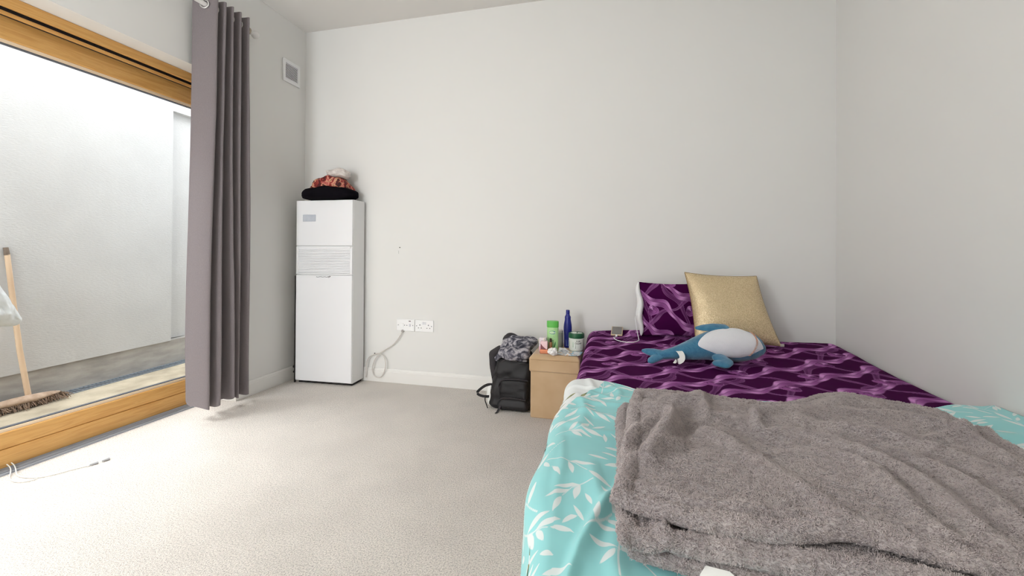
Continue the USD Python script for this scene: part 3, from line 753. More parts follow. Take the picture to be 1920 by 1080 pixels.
def layer(top_edge, front_edge, left_edge, right_edge, z_up, th, seed, ridges=(), amp=.0032, res=.0036):
    """One fold of the blanket: a thick sheet between four border lines (x, y), lying z_up above the duvet."""
    n = int(.86 / res); m = int(.70 / res)
    A, B = np.linspace(0, 1, n), np.linspace(0, 1, m)
    T, Fr = spline(top_edge, n), spline(front_edge, n); Le, Ri = spline(left_edge, m), spline(right_edge, m)
    a, b = A[:, None, None], B[None, :, None]
    Pxy = (1 - b) * T[:, None] + b * Fr[:, None] + (1 - a) * Le[None] + a * Ri[None] - ((1 - a) * (1 - b) * T[0] + a * (1 - b) * T[-1] + (1 - a) * b * Fr[0] + a * b * Fr[-1])
    X, Y = Pxy[..., 0], Pxy[..., 1]
    z = duvet_top(X, Y) + .036 + z_up + .006 * (fbm(np.stack([X * 6, Y * 6, X * 0], -1), 3, 21) - .5) * 2
    for pts, h, w in ridges:
        z = z + ridge(X, Y, pts, h * (2.0 if pts[0][0] > 2.86 else 1.5), w)
    ed = np.minimum(np.minimum(a[..., 0], 1 - a[..., 0]) * .86, np.minimum(b[..., 0], 1 - b[..., 0]) * .70)
    r = th * .5
    z = z - (r - np.sqrt(np.maximum(r * r - np.maximum(r - ed, 0) ** 2, 0)))
    z = z + .003 * np.exp(-((ed - .018) / .008) ** 2) - .0045 * np.exp(-((ed - .034) / .004) ** 2)
    P = np.stack([X, Y, z], -1)
    w = np.stack([X * 95 + 3 * fbm(np.stack([X * 40, Y * 40, X * 0], -1), 2, 7), Y * 150, X * 0 + seed], -1)
    N = np.cross(np.gradient(P, axis=0), np.gradient(P, axis=1)); N /= np.linalg.norm(N, axis=2, keepdims=True) + 1e-9
    N = np.where(N[..., 2:] < 0, -N, N)
    P = P + N * (amp * 2 * (fbm(w, 2, seed) - .5))[..., None]
    out = np.zeros_like(P); fuz = np.exp(-(ed / .004) ** 2) * .005 * (meshkit.noise(np.stack([X * 260 + 50, Y * 260 + 900, X * 0], -1), 9) - .5)
    P[..., 1] += fuz * 1.2; P[..., 0] += fuz * .8
    v, f, nt = slab(P, 1.0, np.stack([0 * X, 0 * X, np.maximum(th - 1.6 * (r - np.sqrt(np.maximum(r * r - np.maximum(r - ed, 0) ** 2, 0))), .002)], -1), flip=True)
    return v, f


ZL = (.000, .028, .061)
L3 = layer([(2.490, -1.545), (2.60, -1.552), (2.705, -1.562), (2.82, -1.572), (2.93, -1.555), (3.02, -1.49), (3.12, -1.452), (3.20, -1.475), (3.285, -1.53)], [(2.425, -2.175), (2.50, -2.19), (2.575, -2.205), (2.69, -2.205), (2.78, -2.185), (2.87, -2.205), (2.97, -2.215), (3.15, -2.22), (3.30, -2.23)],
           [(2.490, -1.545), (2.478, -1.63), (2.462, -1.80), (2.452, -1.96), (2.440, -2.07), (2.425, -2.175)], [(3.285, -1.53), (3.28, -1.7), (3.285, -1.95), (3.30, -2.23)], ZL[2], .026, 21, RID)
L2 = layer([(2.455, -1.58), (2.7, -1.60), (3.0, -1.60), (3.27, -1.60)], [(2.440, -2.232), (2.49, -2.226), (2.56, -2.222), (2.66, -2.226), (2.77, -2.236), (2.85, -2.24), (3.0, -2.25), (3.29, -2.26)],
           [(2.455, -1.58), (2.436, -1.72), (2.440, -1.9), (2.437, -2.1), (2.440, -2.232)], [(3.27, -1.60), (3.28, -1.9), (3.29, -2.26)], ZL[1], .026, 33,
           [([(2.500, -2.185), (2.508, -2.20), (2.514, -2.218)], .010, .012), ([(2.54, -2.205), (2.66, -2.20), (2.8, -2.215), (3.1, -2.22)], .008, .012), ([(2.53, -2.17), (2.6, -2.16), (2.7, -2.17)], -.010, .012)])
L1 = layer([(2.50, -1.60), (2.8, -1.62), (3.26, -1.62)], [(2.455, -2.205), (2.51, -2.215), (2.565, -2.222), (2.66, -2.236), (2.76, -2.25), (3.0, -2.27), (3.28, -2.28)], [(2.50, -1.60), (2.47, -1.9), (2.455, -2.205)], [(3.26, -1.62), (3.28, -1.9), (3.28, -2.28)], ZL[0], .026, 45)
vv, ff, o = [], [], 0
for lv, lf in (L1, L2, L3):
    vv.append(lv); ff.append(lf + o); o += len(lv)
blanket = thing('fleece_blanket', 'folded grey fluffy fleece blanket lying on the turquoise duvet', 'blanket', (2.87, -1.88, .5))
part(blanket, 'fleece', (np.vstack(vv), np.vstack(ff)), M_FLEECE, smooth=True)
FUZZ = 420000
rng = np.random.default_rng(77)
fm = trimesh.Trimesh(np.vstack(vv), np.vstack(ff), process=False); fn = np.array(fm.vertex_normals)
wt = fm.area_faces * ((fm.triangles_center[:, 1] < -1.3)) * np.where(fm.face_normals[:, 2] < -.3, .05, 1)
pick = rng.choice(len(fm.faces), FUZZ, p=wt / wt.sum()); bc = rng.dirichlet((1, 1, 1), FUZZ)
fp = (fm.vertices[fm.faces[pick]] * bc[..., None]).sum(1); fd = (fn[fm.faces[pick]] * bc[..., None]).sum(1)
g = lambda sc, sd: np.stack([meshkit.noise(fp * sc + 40 + 13 * k, sd + k) - .5 for k in range(3)], 1)
lean = g(85, 3) * 2.4 + g(260, 8) * 1.6 + rng.normal(0, .25, (FUZZ, 3))
d1_ = fd * .75 + lean; d1_ /= np.linalg.norm(d1_, axis=1, keepdims=True); d2_ = fd * .15 + lean * 1.3 + rng.normal(0, .3, (FUZZ, 3)); d2_ /= np.linalg.norm(d2_, axis=1, keepdims=True)
ln_ = rng.uniform(.0020, .0042, (FUZZ, 1))
cv = np.stack([fp - fd * .001, fp + d1_ * ln_ * .55, fp + d1_ * ln_ * .55 + d2_ * ln_ * .5], 1)
bcv = UsdGeom.BasisCurves.Define(stage, blanket.path + '/pile'); bcv.CreateTypeAttr('linear')
bcv.CreatePointsAttr(Vt.Vec3fArray.FromNumpy((cv - blanket.origin).reshape(-1, 3).astype(np.float32))); bcv.CreateCurveVertexCountsAttr(Vt.IntArray.FromNumpy(np.full(FUZZ, 3, np.int32)))
bcv.CreateWidthsAttr(Vt.FloatArray.FromNumpy(np.tile(np.array([.0008, .0008, .0004], np.float32), FUZZ))); bcv.SetWidthsInterpolation('vertex')
UsdShade.MaterialBindingAPI.Apply(bcv.GetPrim()).Bind(mat('fleece_pile', srgb(182, 171, 169), .9, color2=srgb(196, 186, 183), scale=14, spec=.1)); tag(bcv, kind='stuff')
M_LABEL = mat('label_white', srgb(238, 238, 234), .6, bump=.2, bump_scale=60, bump_dist=.002)
tg = [(2.557, -2.236), (2.568, -2.222), (2.600, -2.228), (2.612, -2.240), (2.588, -2.255)]
tz = [.500, .506, .507, .503, .494]
tv = np.array([(x, y, z) for (x, y), z in zip(tg, tz)] + [(2.590, -2.238, .503)])
tf = np.array([[0, 4, 5], [4, 3, 5], [3, 2, 5], [2, 1, 5], [1, 0, 5]])
tv2 = np.vstack([tv, tv - (0, 0, .0015)]); tf2 = np.vstack([tf, tf[:, ::-1] + 6] + [np.array([[i, j, j + 6], [i, j + 6, i + 6]]) for i, j in ((1, 0), (0, 4), (4, 3), (3, 2), (2, 1))])
part(blanket, 'care_tag', trimesh.Trimesh(tv2, tf2, process=False), M_LABEL, smooth=False, label='small white fabric tag')


# ---------------------------------------------------------------- ottoman and the things on it
M_SUEDE = mat('tan_suede', srgb(196, 166, 130), .9, color2=srgb(206, 178, 142), scale=7, bump=.12, bump_scale=600, bump_dist=.0006, sheen=.3, spec=.15)
OT = .378
ott = thing('storage_ottoman', 'tan suede storage box with a padded lid beside the bed', 'storage box', (2.09, -.24, 0))
part(ott, 'box', rbox(1.940, 2.222, -.420, -.055, 0, .284, .006), M_SUEDE)
lid = tm(m3.Manifold.batch_hull([m3.Manifold.sphere(.012, 16).translate((x, y, z)) for x in (1.944, 2.222) for y in (-.418, -.052) for z in (.288, .352)] + [m3.Manifold.sphere(.02, 16).translate((x, y, OT - .02)) for x in (1.965, 2.210) for y in (-.40, -.07)]).refine_to_length(.02))
part(ott, 'lid', lid, M_SUEDE)
part(ott, 'lid_seam', join(*[tube([a, b], .0022, 6) for a, b in (((1.942, -.430, .350), (2.226, -.430, .350)), ((1.932, -.42, .350), (1.932, -.05, .350)))]), mat('suede_piping', srgb(178, 148, 112), .9))

M_GREENC = mat('bottle_green_cap', srgb(98, 190, 84), .35)
M_GREENB = mat('bottle_pale_green', srgb(176, 222, 156), .35)
M_LOGO = mat('logo_blue', srgb(28, 78, 150), .35)
M_LEAFG = mat('print_leaf_green', srgb(60, 140, 80), .4)
M_PRINT = mat('print_grey_green', srgb(110, 140, 120), .5)
M_INK = mat('print_ink', srgb(70, 74, 70), .6)


def flat_text(text, h, bold=False, depth=.0004):
    t = meshkit.text_mesh(text, h, depth, bold); v = np.array(t.vertices); v[:, 0] -= (v[:, 0].min() + v[:, 0].max()) / 2
    t.vertices = v
    return xf(t, rot(90, (1, 0, 0)))          # reads along +x, faces -y


def wrap(m, c, r, ang0=0.0, sy=1.0):
    """Bends flat lettering (x, z at y = 0, facing -y) round a vertical cylinder of radius r at c."""
    m = tm(m).copy(); v = np.array(m.vertices); a = v[:, 0] / r + ang0; rr = r - v[:, 1]
    m.vertices = np.stack([c[0] + rr * np.sin(a), c[1] - rr * np.cos(a) * sy, c[2] + v[:, 2]], 1)
    return m


def ellipse_plate(a, b, t=.0006, n=32):
    return xf(trimesh.creation.extrude_polygon(affinity.scale(Point(0, 0).buffer(1, n), a, b), t, engine='earcut'), rot(90, (1, 0, 0)))


# green lotion bottle
bx, by = 2.055, -.295
lot = thing('lotion_bottle', 'pale green lotion bottle with a bright green flat cap on the box', 'bottle', (bx, by, OT))
sy = .58
part(lot, 'body', lathe([(0, 0), (.030, 0), (.0335, .004), (.0345, .02), (.0352, .06), (.0360, .11), (.0362, .142), (.0345, .1455), (0, .1455)], (bx, by, OT), 40, 1, sy), M_GREENB)
part(lot, 'cap', lathe([(0, .146), (.0355, .146), (.0368, .150), (.0372, .180), (.0362, .1845), (.03, .1855), (0, .1855)], (bx, by, OT), 40, 1, sy), M_GREENC)
lo_ = part(lot, 'logo', wrap(ellipse_plate(.0195, .0108), (bx, by, OT + .116), .0362, 0, sy), M_LOGO, label='blue oval badge')
part(lo_, 'lettering', wrap(xf(flat_text('Vaseline', .0072, True), trimesh.transformations.translation_matrix((0, -.0008, -.0032))), (bx, by, OT + .116), .0362, 0, sy), M_BRIGHT, smooth=False)
lf1 = Polygon([(0, 0), (-.012, .012), (-.0185, .034), (-.019, .052), (-.012, .036), (-.004, .014)]); lf2 = Polygon([(.001, 0), (.006, .018), (.013, .040), (.0185, .05), (.018, .03), (.011, .01)])
part(lot, 'leaf_print', wrap(join(*[xf(trimesh.creation.extrude_polygon(g, .0005, engine='earcut'), rot(90, (1, 0, 0))) for g in (lf1, lf2)]), (bx, by, OT + .012), .0352, .1, sy), M_LEAFG, smooth=False)
part(lot, 'print_lines', wrap(join(*[box(-w, w, -.0004, 0, z - .001, z + .001) for w, z in ((.010, .092), (.013, .086), (.015, .074), (.008, .068))]), (bx, by, OT), .0358, 0, sy), M_PRINT, smooth=False)
# blue spray bottle
bx, by = 2.134, -.168
M_BLUE = mat('bottle_blue', srgb(30, 38, 132), .25)
blu = thing('spray_bottle', 'tall deep blue bottle with a narrow neck at the back of the box', 'bottle', (bx, by, OT))
part(blu, 'body', lathe([(0, 0), (.021, 0), (.0235, .004), (.0242, .05), (.0246, .088), (.0262, .112), (.0268, .128), (.0245, .150), (.0205, .170), (.0188, .182), (.0195, .190), (.0188, .198), (.014, .206), (.0118, .214), (0, .214)], (bx, by, OT), 36), M_BLUE)
part(blu, 'nozzle', lathe([(0, .213), (.0115, .213), (.0125, .218), (.0122, .236), (.0105, .240), (0, .240)], (bx, by, OT), 24), M_BLUE)
part(blu, 'label', wrap(join(box(-.013, .015, -.0004, 0, .092, .122)), (bx, by, OT), .0258, .25), mat('label_navy', srgb(58, 74, 140), .4), smooth=False)
part(blu, 'sticker', wrap(box(-.009, .007, -.0005, 0, .012, .052), (bx, by, OT), .0242, .05), mat('label_lightblue', srgb(112, 142, 206), .4), smooth=False)
# grey can behind
bx, by = 2.084, -.165
can = thing('deodorant_can', 'slim pale grey can standing between the green and blue bottles', 'can', (bx, by, OT))
part(can, 'body', lathe([(0, 0), (.020, 0), (.022, .003), (.022, .088), (.019, .094), (0, .094)], (bx, by, OT), 28), mat('can_grey', srgb(176, 180, 178), .35, metal=.2))
part(can, 'cap', lathe([(0, .0935), (.0205, .0935), (.0212, .096), (.0205, .108), (.012, .112), (0, .112)], (bx, by, OT), 28), mat('can_cap', srgb(216, 212, 212), .4))
# jar with a green lid
bx, by, jr = 2.196, -.240, .0535
M_JARW = mat('jar_white', srgb(226, 230, 222), .35)
M_JARG = mat('jar_lid_green', srgb(22, 84, 52), .35)
jar = thing('cream_jar', 'round white jar with a dark green lid next to the purple sheet', 'jar', (bx, by, OT))
part(jar, 'body', lathe([(0, 0), (.041, 0), (.0445, .004), (.046, .010), (.047, .070), (.048, .076), (.045, .080), (0, .080)], (bx, by, OT), 44), M_JARW)
jl = part(jar, 'lid', lathe([(0, .080), (.0475, .080), (.0488, .083), (.0488, .104), (.047, .108), (.044, .1095), (.042, .1085), (0, .1085)], (bx, by, OT), 44), M_JARG)
part(jl, 'lid_print', join(xf(trimesh.creation.extrude_polygon(Polygon([(-.036, -.006), (-.012, -.036), (.004, -.028), (-.002, .03), (-.02, .032)]), .0006, engine='earcut'), trimesh.transformations.translation_matrix((bx, by, OT + .1085))),
                           xf(trimesh.creation.extrude_polygon(Polygon([(.006, -.020), (.034, -.012), (.032, .010), (.010, .014)]), .0006, engine='earcut'), trimesh.transformations.translation_matrix((bx, by, OT + .1085)))), M_JARW, smooth=False)
part(jar, 'green_panel', wrap(box(-.023, .013, -.0004, 0, .026, .058), (bx, by, OT), .0468, -.62), mat('jar_panel', srgb(34, 140, 76), .4), smooth=False)
part(jar, 'lettering', join(*[wrap(xf(flat_text(t, h, True), trimesh.transformations.translation_matrix((0, 0, z))), (bx, by, OT), .0468, .36) for t, h, z in (('PURE', .0075, .0605), ('CLEAR', .0095, .046))] + [wrap(box(-.018, .018, -.0004, 0, z, z + .0035), (bx, by, OT), .0468, .36) for z in (.034, .027, .020)]), M_INK, smooth=False)
# perfume box, copper bottle, amber bottle
M_PINKW = mat('carton_white', srgb(232, 222, 228), .5)
crt = thing('perfume_carton', 'small white and pink carton behind the copper perfume bottle', 'carton', (1.996, -.335, OT))
part(crt, 'carton', rbox(1.978, 2.022, -.345, -.315, OT, OT + .086, .002), M_PINKW)
part(crt, 'band', rbox(1.9775, 2.0225, -.3455, -.3145, OT + .002, OT + .034, .002), mat('carton_pink', srgb(218, 176, 196), .5))
M_COPPER = mat('copper_shine', srgb(214, 138, 104), .28, metal=.6)
cop = thing('perfume_bottle', 'square copper-coloured perfume bottle with a blush pink face', 'perfume bottle', (2.018, -.372, OT))
part(cop, 'base', rbox(1.990, 2.052, -.392, -.350, OT, OT + .026, .004), M_COPPER)
part(cop, 'block', rbox(1.994, 2.036, -.388, -.356, OT + .026, OT + .074, .003), mat('blush_pink', srgb(238, 204, 208), .2, coat=.5))
part(cop, 'facet', trimesh.creation.extrude_polygon(Polygon([(0, 0), (.034, 0), (.012, .018), (0, .034)]), .0012, engine='earcut').apply_transform(rot(90, (1, 0, 0))).apply_translation((1.995, -.3875, OT + .027)), mat('facet_plum', srgb(120, 66, 74), .25), smooth=False)
part(cop, 'atomiser', lathe([(0, 0), (.007, 0), (.007, .006), (.0045, .007), (.0045, .018), (0, .018)], (2.014, -.372, OT + .074), 16), mat('atomiser_cream', srgb(240, 226, 214), .4))
amb = thing('cologne_bottle', 'small gold and brown bottle standing right of the copper one', 'bottle', (2.046, -.345, OT))
part(amb, 'glass', rbox(2.038, 2.058, -.346, -.326, OT, OT + .062, .004), mat('amber_glass', srgb(170, 116, 66), .15, coat=.5))
part(amb, 'cap', lathe([(0, .062), (.007, .062), (.007, .082), (.0055, .084), (0, .084)], (2.048, -.336, OT), 16), mat('cap_brown', srgb(60, 44, 34), .35))
vial = thing('oil_vial', 'tiny dark vial with a cream cap lying at the back left corner', 'vial', (1.965, -.20, OT))
part(vial, 'glass', xf(lathe([(0, 0), (.010, 0), (.011, .003), (.011, .028), (.006, .034), (0, .034)], (0, 0, 0), 18), trimesh.transformations.translation_matrix((1.965, -.20, OT + .011 + .03)) @ rot(90, (0, 1, 0))), mat('vial_brown', srgb(48, 34, 26), .2))
part(vial, 'cap', xf(lathe([(0, -.016), (.007, -.016), (.0075, -.012), (.0075, 0), (0, 0)], (0, 0, 0), 18), trimesh.transformations.translation_matrix((1.965, -.20, OT + .011 + .03)) @ rot(90, (0, 1, 0))), mat('vial_cap', srgb(226, 214, 180), .4))
part(vial, 'stand', rbox(1.962, 1.998, -.214, -.186, OT, OT + .031, .002), M_PINKW)
# tissue and leaflet
tis = blob((2.075, -.408, OT + .020), (.030, .026, .024), .55, 45, 5, 4, OT + .0008)
solo('crumpled_tissue', tis, mat('tissue_white', srgb(244, 243, 240), .8), 'crumpled white tissue at the front edge of the tan box', 'tissue', smooth=40)
NX, NY = 60, 40
a, b = np.meshgrid(np.linspace(0, 1, NX), np.linspace(0, 1, NY), indexing='ij')
lx = 2.085 + a * .145 + b * .012; ly = -.405 + b * .115 - a * .005
lz = OT + .004 + .012 * ss(.55, 1, fbm(np.stack([a * 4, b * 3, a * 0], -1), 3, 6)) + .014 * ss(.6, 1, b) * ss(.5, 0, a) + .002 * np.sin(a * 9)
PK = np.stack([lx, ly, np.maximum(lz, OT + .0025)], -1)
n1, n2 = fbm(np.stack([a * 7, b * 5, a * 0], -1), 3, 2), fbm(np.stack([a * 6, b * 6, a * 0 + 3], -1), 3, 8)
pc = np.broadcast_to(np.array(srgb(226, 226, 228)), a.shape + (3,)).copy()
pc[(n1 > .56) & (a > .45)] = srgb(126, 196, 226); pc[(n2 > .60) & (a < .6)] = srgb(226, 186, 140); pc[(n2 < .36)] = srgb(176, 178, 184); pc[(np.abs(n1 - .5) < .012)] = srgb(90, 92, 100)
v, f, nn = slab(PK, .0016, flip=True)
solo('folded_packet', (v, f), mat('packet_print', (.8, .8, .8), .35, attr='print'), 'crinkled white and pale blue packet lying before the jar', 'packet', smooth=True, prim={'print': np.vstack([pc.reshape(-1, 3)] * 2)})

# ---------------------------------------------------------------- backpack with the things on it
M_BAG = mat('backpack_black', srgb(24, 22, 25), .6, bump=.25, bump_scale=380, bump_dist=.001)
M_BAG2 = mat('backpack_pad', srgb(54, 50, 53), .85, bump=.2, bump_scale=300, bump_dist=.001)
bag = thing('backpack', 'black rucksack standing on the carpet beside the tan box', 'backpack', (1.77, -.25, 0))
body = metaball([[((1.715, -.20, .045), .042), ((1.885, -.20, .045), .042), ((1.70, -.18, .30), .035), ((1.88, -.18, .30), .035), ((1.70, -.31, .045), .042), ((1.885, -.31, .045), .042), ((1.73, -.28, .28), .04), ((1.88, -.28, .28), .04)],
                 [((1.72, -.20, .31), .04), ((1.88, -.20, .31), .04), ((1.75, -.25, .32), .04), ((1.87, -.25, .32), .04)]], .012, 6)
bv = np.array(body.vertices); bv += .016 * (fbm(bv * np.array([9, 9, 16]), 4, 2) - .5)[:, None] * np.array([1, 1.3, .6]) * 2; bv[:, 2] = np.maximum(bv[:, 2], .001); body.vertices = bv
part(bag, 'body', body, M_BAG, smooth=True)
pk = metaball([[((1.755, -.335, .085), .03), ((1.885, -.335, .085), .03), ((1.765, -.335, .17), .028), ((1.88, -.335, .17), .028)]], .009, 5)
pv = np.array(pk.vertices); pv += .011 * (fbm(pv * np.array([12, 10, 24]), 4, 5) - .5)[:, None] * 2; pk.vertices = pv
part(bag, 'front_pocket', pk, M_BAG, smooth=True)
pk = metaball([[((1.745, -.348, .035), .031), ((1.89, -.348, .035), .031), ((1.76, -.34, .05), .034), ((1.88, -.34, .05), .034)]], .009, 5)
pv = np.array(pk.vertices); pv[:, 2] = np.maximum(pv[:, 2], .001); pk.vertices = pv
part(bag, 'lower_pocket', pk, M_BAG, smooth=True)
part(bag, 'pocket_seam', join(tube(spline([(1.725, -.33, .115), (1.745, -.352, .185), (1.80, -.364, .202), (1.86, -.364, .203), (1.91, -.352, .196)], 30), .0045, 8), tube(spline([(1.735, -.352, .03), (1.737, -.362, .07), (1.77, -.378, .088), (1.84, -.380, .088), (1.90, -.372, .082)], 30), .004, 8),
                              tube(spline([(1.695, -.315, .08), (1.70, -.318, .2), (1.725, -.312, .285), (1.79, -.32, .318), (1.87, -.318, .315)], 40), .0042, 8)), M_BAG2, smooth=True)
sp = metaball([[((1.648, -.215, .315), .028), ((1.690, -.205, .345), .026)], [((1.648, -.215, .315), .028), ((1.655, -.235, .24), .024)], [((1.655, -.235, .24), .024), ((1.675, -.26, .15), .018)], [((1.690, -.205, .345), .026), ((1.72, -.2, .32), .028)]], .008, 5)
part(bag, 'shoulder_strap', sp, M_BAG2, smooth=True)


def strap(pts, w, t, axis=(0, 0, 1)):
    P = spline(pts, 40); T = np.gradient(P, axis=0); T /= np.linalg.norm(T, axis=1, keepdims=True)
    A = np.asarray(axis, float); N = np.cross(T, A); N /= np.linalg.norm(N, axis=1, keepdims=True); B = np.cross(N, T)
    g = np.stack([P - B * w / 2, P + B * w / 2], 1)
    v, f, _ = slab(g, t, np.repeat(N[:, None], 2, 1))
    return trimesh.Trimesh(v, f, process=False)


part(bag, 'loop_strap', strap([(1.690, -.285, .128), (1.640, -.312, .140), (1.595, -.32, .112), (1.575, -.325, .085), (1.60, -.328, .072), (1.655, -.322, .074)], .016, .003), M_BAG, label='loose strap loop at the left')
part(bag, 'tail_strap', strap([(1.748, -.365, .050), (1.738, -.385, .026), (1.728, -.405, .006), (1.722, -.415, .004)], .014, .0025, (1, 0, .3)), M_BAG2)
part(bag, 'cord_end', tube(spline([(1.632, -.335, .07), (1.635, -.34, .04), (1.645, -.345, .02), (1.652, -.348, .004)], 16), .003, 6), M_BAG)
for cx0, cx1 in ((1.80, 1.838), (1.872, 1.90)):
    part(bag, 'clip', rbox(cx0, cx1, -.338, -.322, .307, .317, .003), mat('clip_grey', srgb(126, 120, 124), .4))
wb = blob((1.655, -.295, .072), (.026, .036, .066), .25, 20, 8, 4, .002)
wb = push_out(wb, body, .003)
solo('white_bag', wb, M_LABEL, 'small white plastic bag peeping out at the left foot of the rucksack', 'plastic bag', smooth=True)


def dye_look(nodes, links):
    nodes['n'] = ('noise_texture', {'scale': 22.0, 'detail': 3.0, 'distortion': 1.4})
    nodes['r'] = ('rgb_ramp', {'ramp': [(0, srgb(44, 44, 54)), (.40, srgb(60, 60, 72)), (.5, srgb(120, 118, 128)), (.58, srgb(176, 172, 178)), (1, srgb(206, 202, 204))]})
    links += [('tc.object', 'n.vector'), ('n.fac', 'r.fac'), ('r.color', 'p.base_color')]


M_DYE = mat('marbled_cloth', srgb(120, 118, 128), .85, extra=dye_look, bump=.2, bump_scale=400, bump_dist=.001)
sh = metaball([[((1.755, -.235, .385), .040), ((1.88, -.235, .392), .044), ((1.90, -.20, .40), .040), ((1.78, -.20, .40), .040)], [((1.735, -.305, .345), .030), ((1.80, -.325, .345), .038), ((1.88, -.315, .35), .042)], [((1.70, -.315, .315), .022), ((1.735, -.32, .35), .024)], [((1.80, -.325, .345), .038), ((1.87, -.25, .385), .046)], [((1.755, -.235, .385), .04), ((1.735, -.305, .345), .03)]], .006, 5)
sv = np.array(sh.vertices); fl = fbm(np.stack([sv[:, 0] * 10 + sv[:, 2] * 22, sv[:, 1] * 8 - sv[:, 2] * 30, sv[:, 0] * 3], 1), 3, 4) - .5
sv += np.array(sh.vertex_normals) * (fl * .034)[:, None] + (.002 * (fbm(sv * 60, 2, 3) - .5))[:, None]; sh.vertices = sv; sh = push_out(sh, body, .003)
solo('marbled_shirt', sh, M_DYE, 'black and grey marbled shirt bundled on top of the rucksack', 'shirt', smooth=True)
cp = blob((1.755, -.165, .405), (.056, .04, .046), .2, 12, 3, 4)
cp = push_out(push_out(cp, body, .003), sh, .002)
solo('dark_jumper', cp, M_BAG2, 'dark grey folded garment behind the marbled shirt', 'jumper', smooth=True)

# ---------------------------------------------------------------- clothes on the heater
CT_ = HT


def cloth_stack(c, r, seed, fold, noise=.18):
    s = trimesh.creation.icosphere(5); v = np.array(s.vertices)
    p = np.sign(v) * np.abs(v) ** .62
    v = p * np.asarray(r)
    k = fbm(np.stack([v[:, 0] * 9, v[:, 1] * 9, v[:, 2] * 26], 1), 4, seed) - .5
    v = v * (1 + noise * 2 * k)[:, None]
    v[:, 2] += fold * np.sin(v[:, 0] * 40 + v[:, 1] * 25 + seed)
    v += np.asarray(c)
    return trimesh.Trimesh(v, s.faces, process=False)


M_NAVY = mat('cloth_black', srgb(14, 11, 17), .95, spec=.1, bump=.3, bump_scale=250, bump_dist=.001)
d1 = cloth_stack((.325, -.125, CT_ + .046), (.216, .105, .046), 3, .003, .08)
dv = np.array(d1.vertices); dv[:, 2] += .014 * np.exp(-((dv[:, 0] - .34) / .1) ** 2) * (dv[:, 2] > CT_ + .04); dv[:, 2] = np.maximum(dv[:, 2], CT_ + .0005); d1.vertices = dv
solo('dark_trousers', d1, M_NAVY, 'black folded garment at the bottom of the clothes pile on the heater', 'folded clothes', smooth=True)


def floral_look(nodes, links):
    nodes['n'] = ('noise_texture', {'scale': 13.0, 'detail': 2.0, 'distortion': 1.6})
    nodes['r'] = ('rgb_ramp', {'ramp': [(0, srgb(46, 14, 18)), (.38, srgb(84, 20, 22)), (.45, srgb(150, 48, 38)), (.51, srgb(206, 122, 112)), (.56, srgb(214, 172, 130)), (.60, srgb(110, 34, 30)), (.66, srgb(60, 20, 24)), (1, srgb(40, 18, 22))]})
    links += [('tc.object', 'n.vector'), ('n.fac', 'r.fac'), ('r.color', 'p.base_color')]


M_FLORAL = mat('floral_cloth', srgb(160, 60, 50), .8, extra=floral_look)
d2 = cloth_stack((.35, -.13, CT_ + .133), (.165, .085, .048), 9, .006, .34)
dv = np.array(d2.vertices); w_ = np.clip((dv[:, 2] - CT_ - .09) / .09, 0, 1); dv[:, 0] = .35 + (dv[:, 0] - .35) * (1.08 - .42 * w_); dv[:, 2] -= .06 * np.abs((dv[:, 0] - .35) / .165) ** 2.2 * .8; dv[:, 2] = np.maximum(dv[:, 2], CT_ + .07); d2.vertices = dv; d2 = push_out(d2, d1, .0015)
solo('floral_scarf', d2, M_FLORAL, 'red and peach floral cloth bundled in the middle of the clothes pile', 'scarf', smooth=True)
d3 = cloth_stack((.405, -.13, CT_ + .200), (.088, .062, .034), 14, .007, .34)
d3 = push_out(d3, d2, .0015)
solo('crumpled_garment', d3, mat('cloth_white_grey', srgb(220, 212, 206), .85, color2=srgb(190, 180, 176), scale=24, bump=.3, bump_scale=120, bump_dist=.002), 'crumpled off-white garment on the very top of the clothes pile', 'clothes', smooth=True)


# ---------------------------------------------------------------- pillows
def cushion(corners, thick, n=90, p=2.6, back=.8):
    """Plump cushion between four corners (TL, TR, BR, BL), bulging towards the viewer. Returns grid front, back, u, v."""
    TL, TR, BR, BL = (np.array(c, float) for c in corners)
    u, v = np.meshgrid(np.linspace(0, 1, n), np.linspace(0, 1, n), indexing='ij')
    a, b = 2 * u - 1, 2 * v - 1
    pin = .028
    uu = u - pin * a * (1 - b * b) * 0 ; ub = .5 + .5 * a * (1 - .06 * (1 - b * b)) ; vb = .5 + .5 * b * (1 - .06 * (1 - a * a))
    base = (1 - ub)[..., None] * (1 - vb)[..., None] * TL + ub[..., None] * (1 - vb)[..., None] * TR + ub[..., None] * vb[..., None] * BR + (1 - ub)[..., None] * vb[..., None] * BL
    nrm_ = np.cross(TR - TL, BL - TL); nrm_ /= np.linalg.norm(nrm_)
    if nrm_[1] > 0:
        nrm_ = -nrm_
    h = thick * ((1 - np.abs(a) ** p) * (1 - np.abs(b) ** p)) ** .55 + .003
    return base + nrm_ * h[..., None], base - nrm_ * (h * back)[..., None], u, v, nrm_


def shell(Fr, Bk):
    v, f, n = slab(Fr, 1.0, Fr - Bk)
    t = trimesh.Trimesh(v, f, process=False)
    if t.volume < 0:
        f = f[:, ::-1]
    return v, f


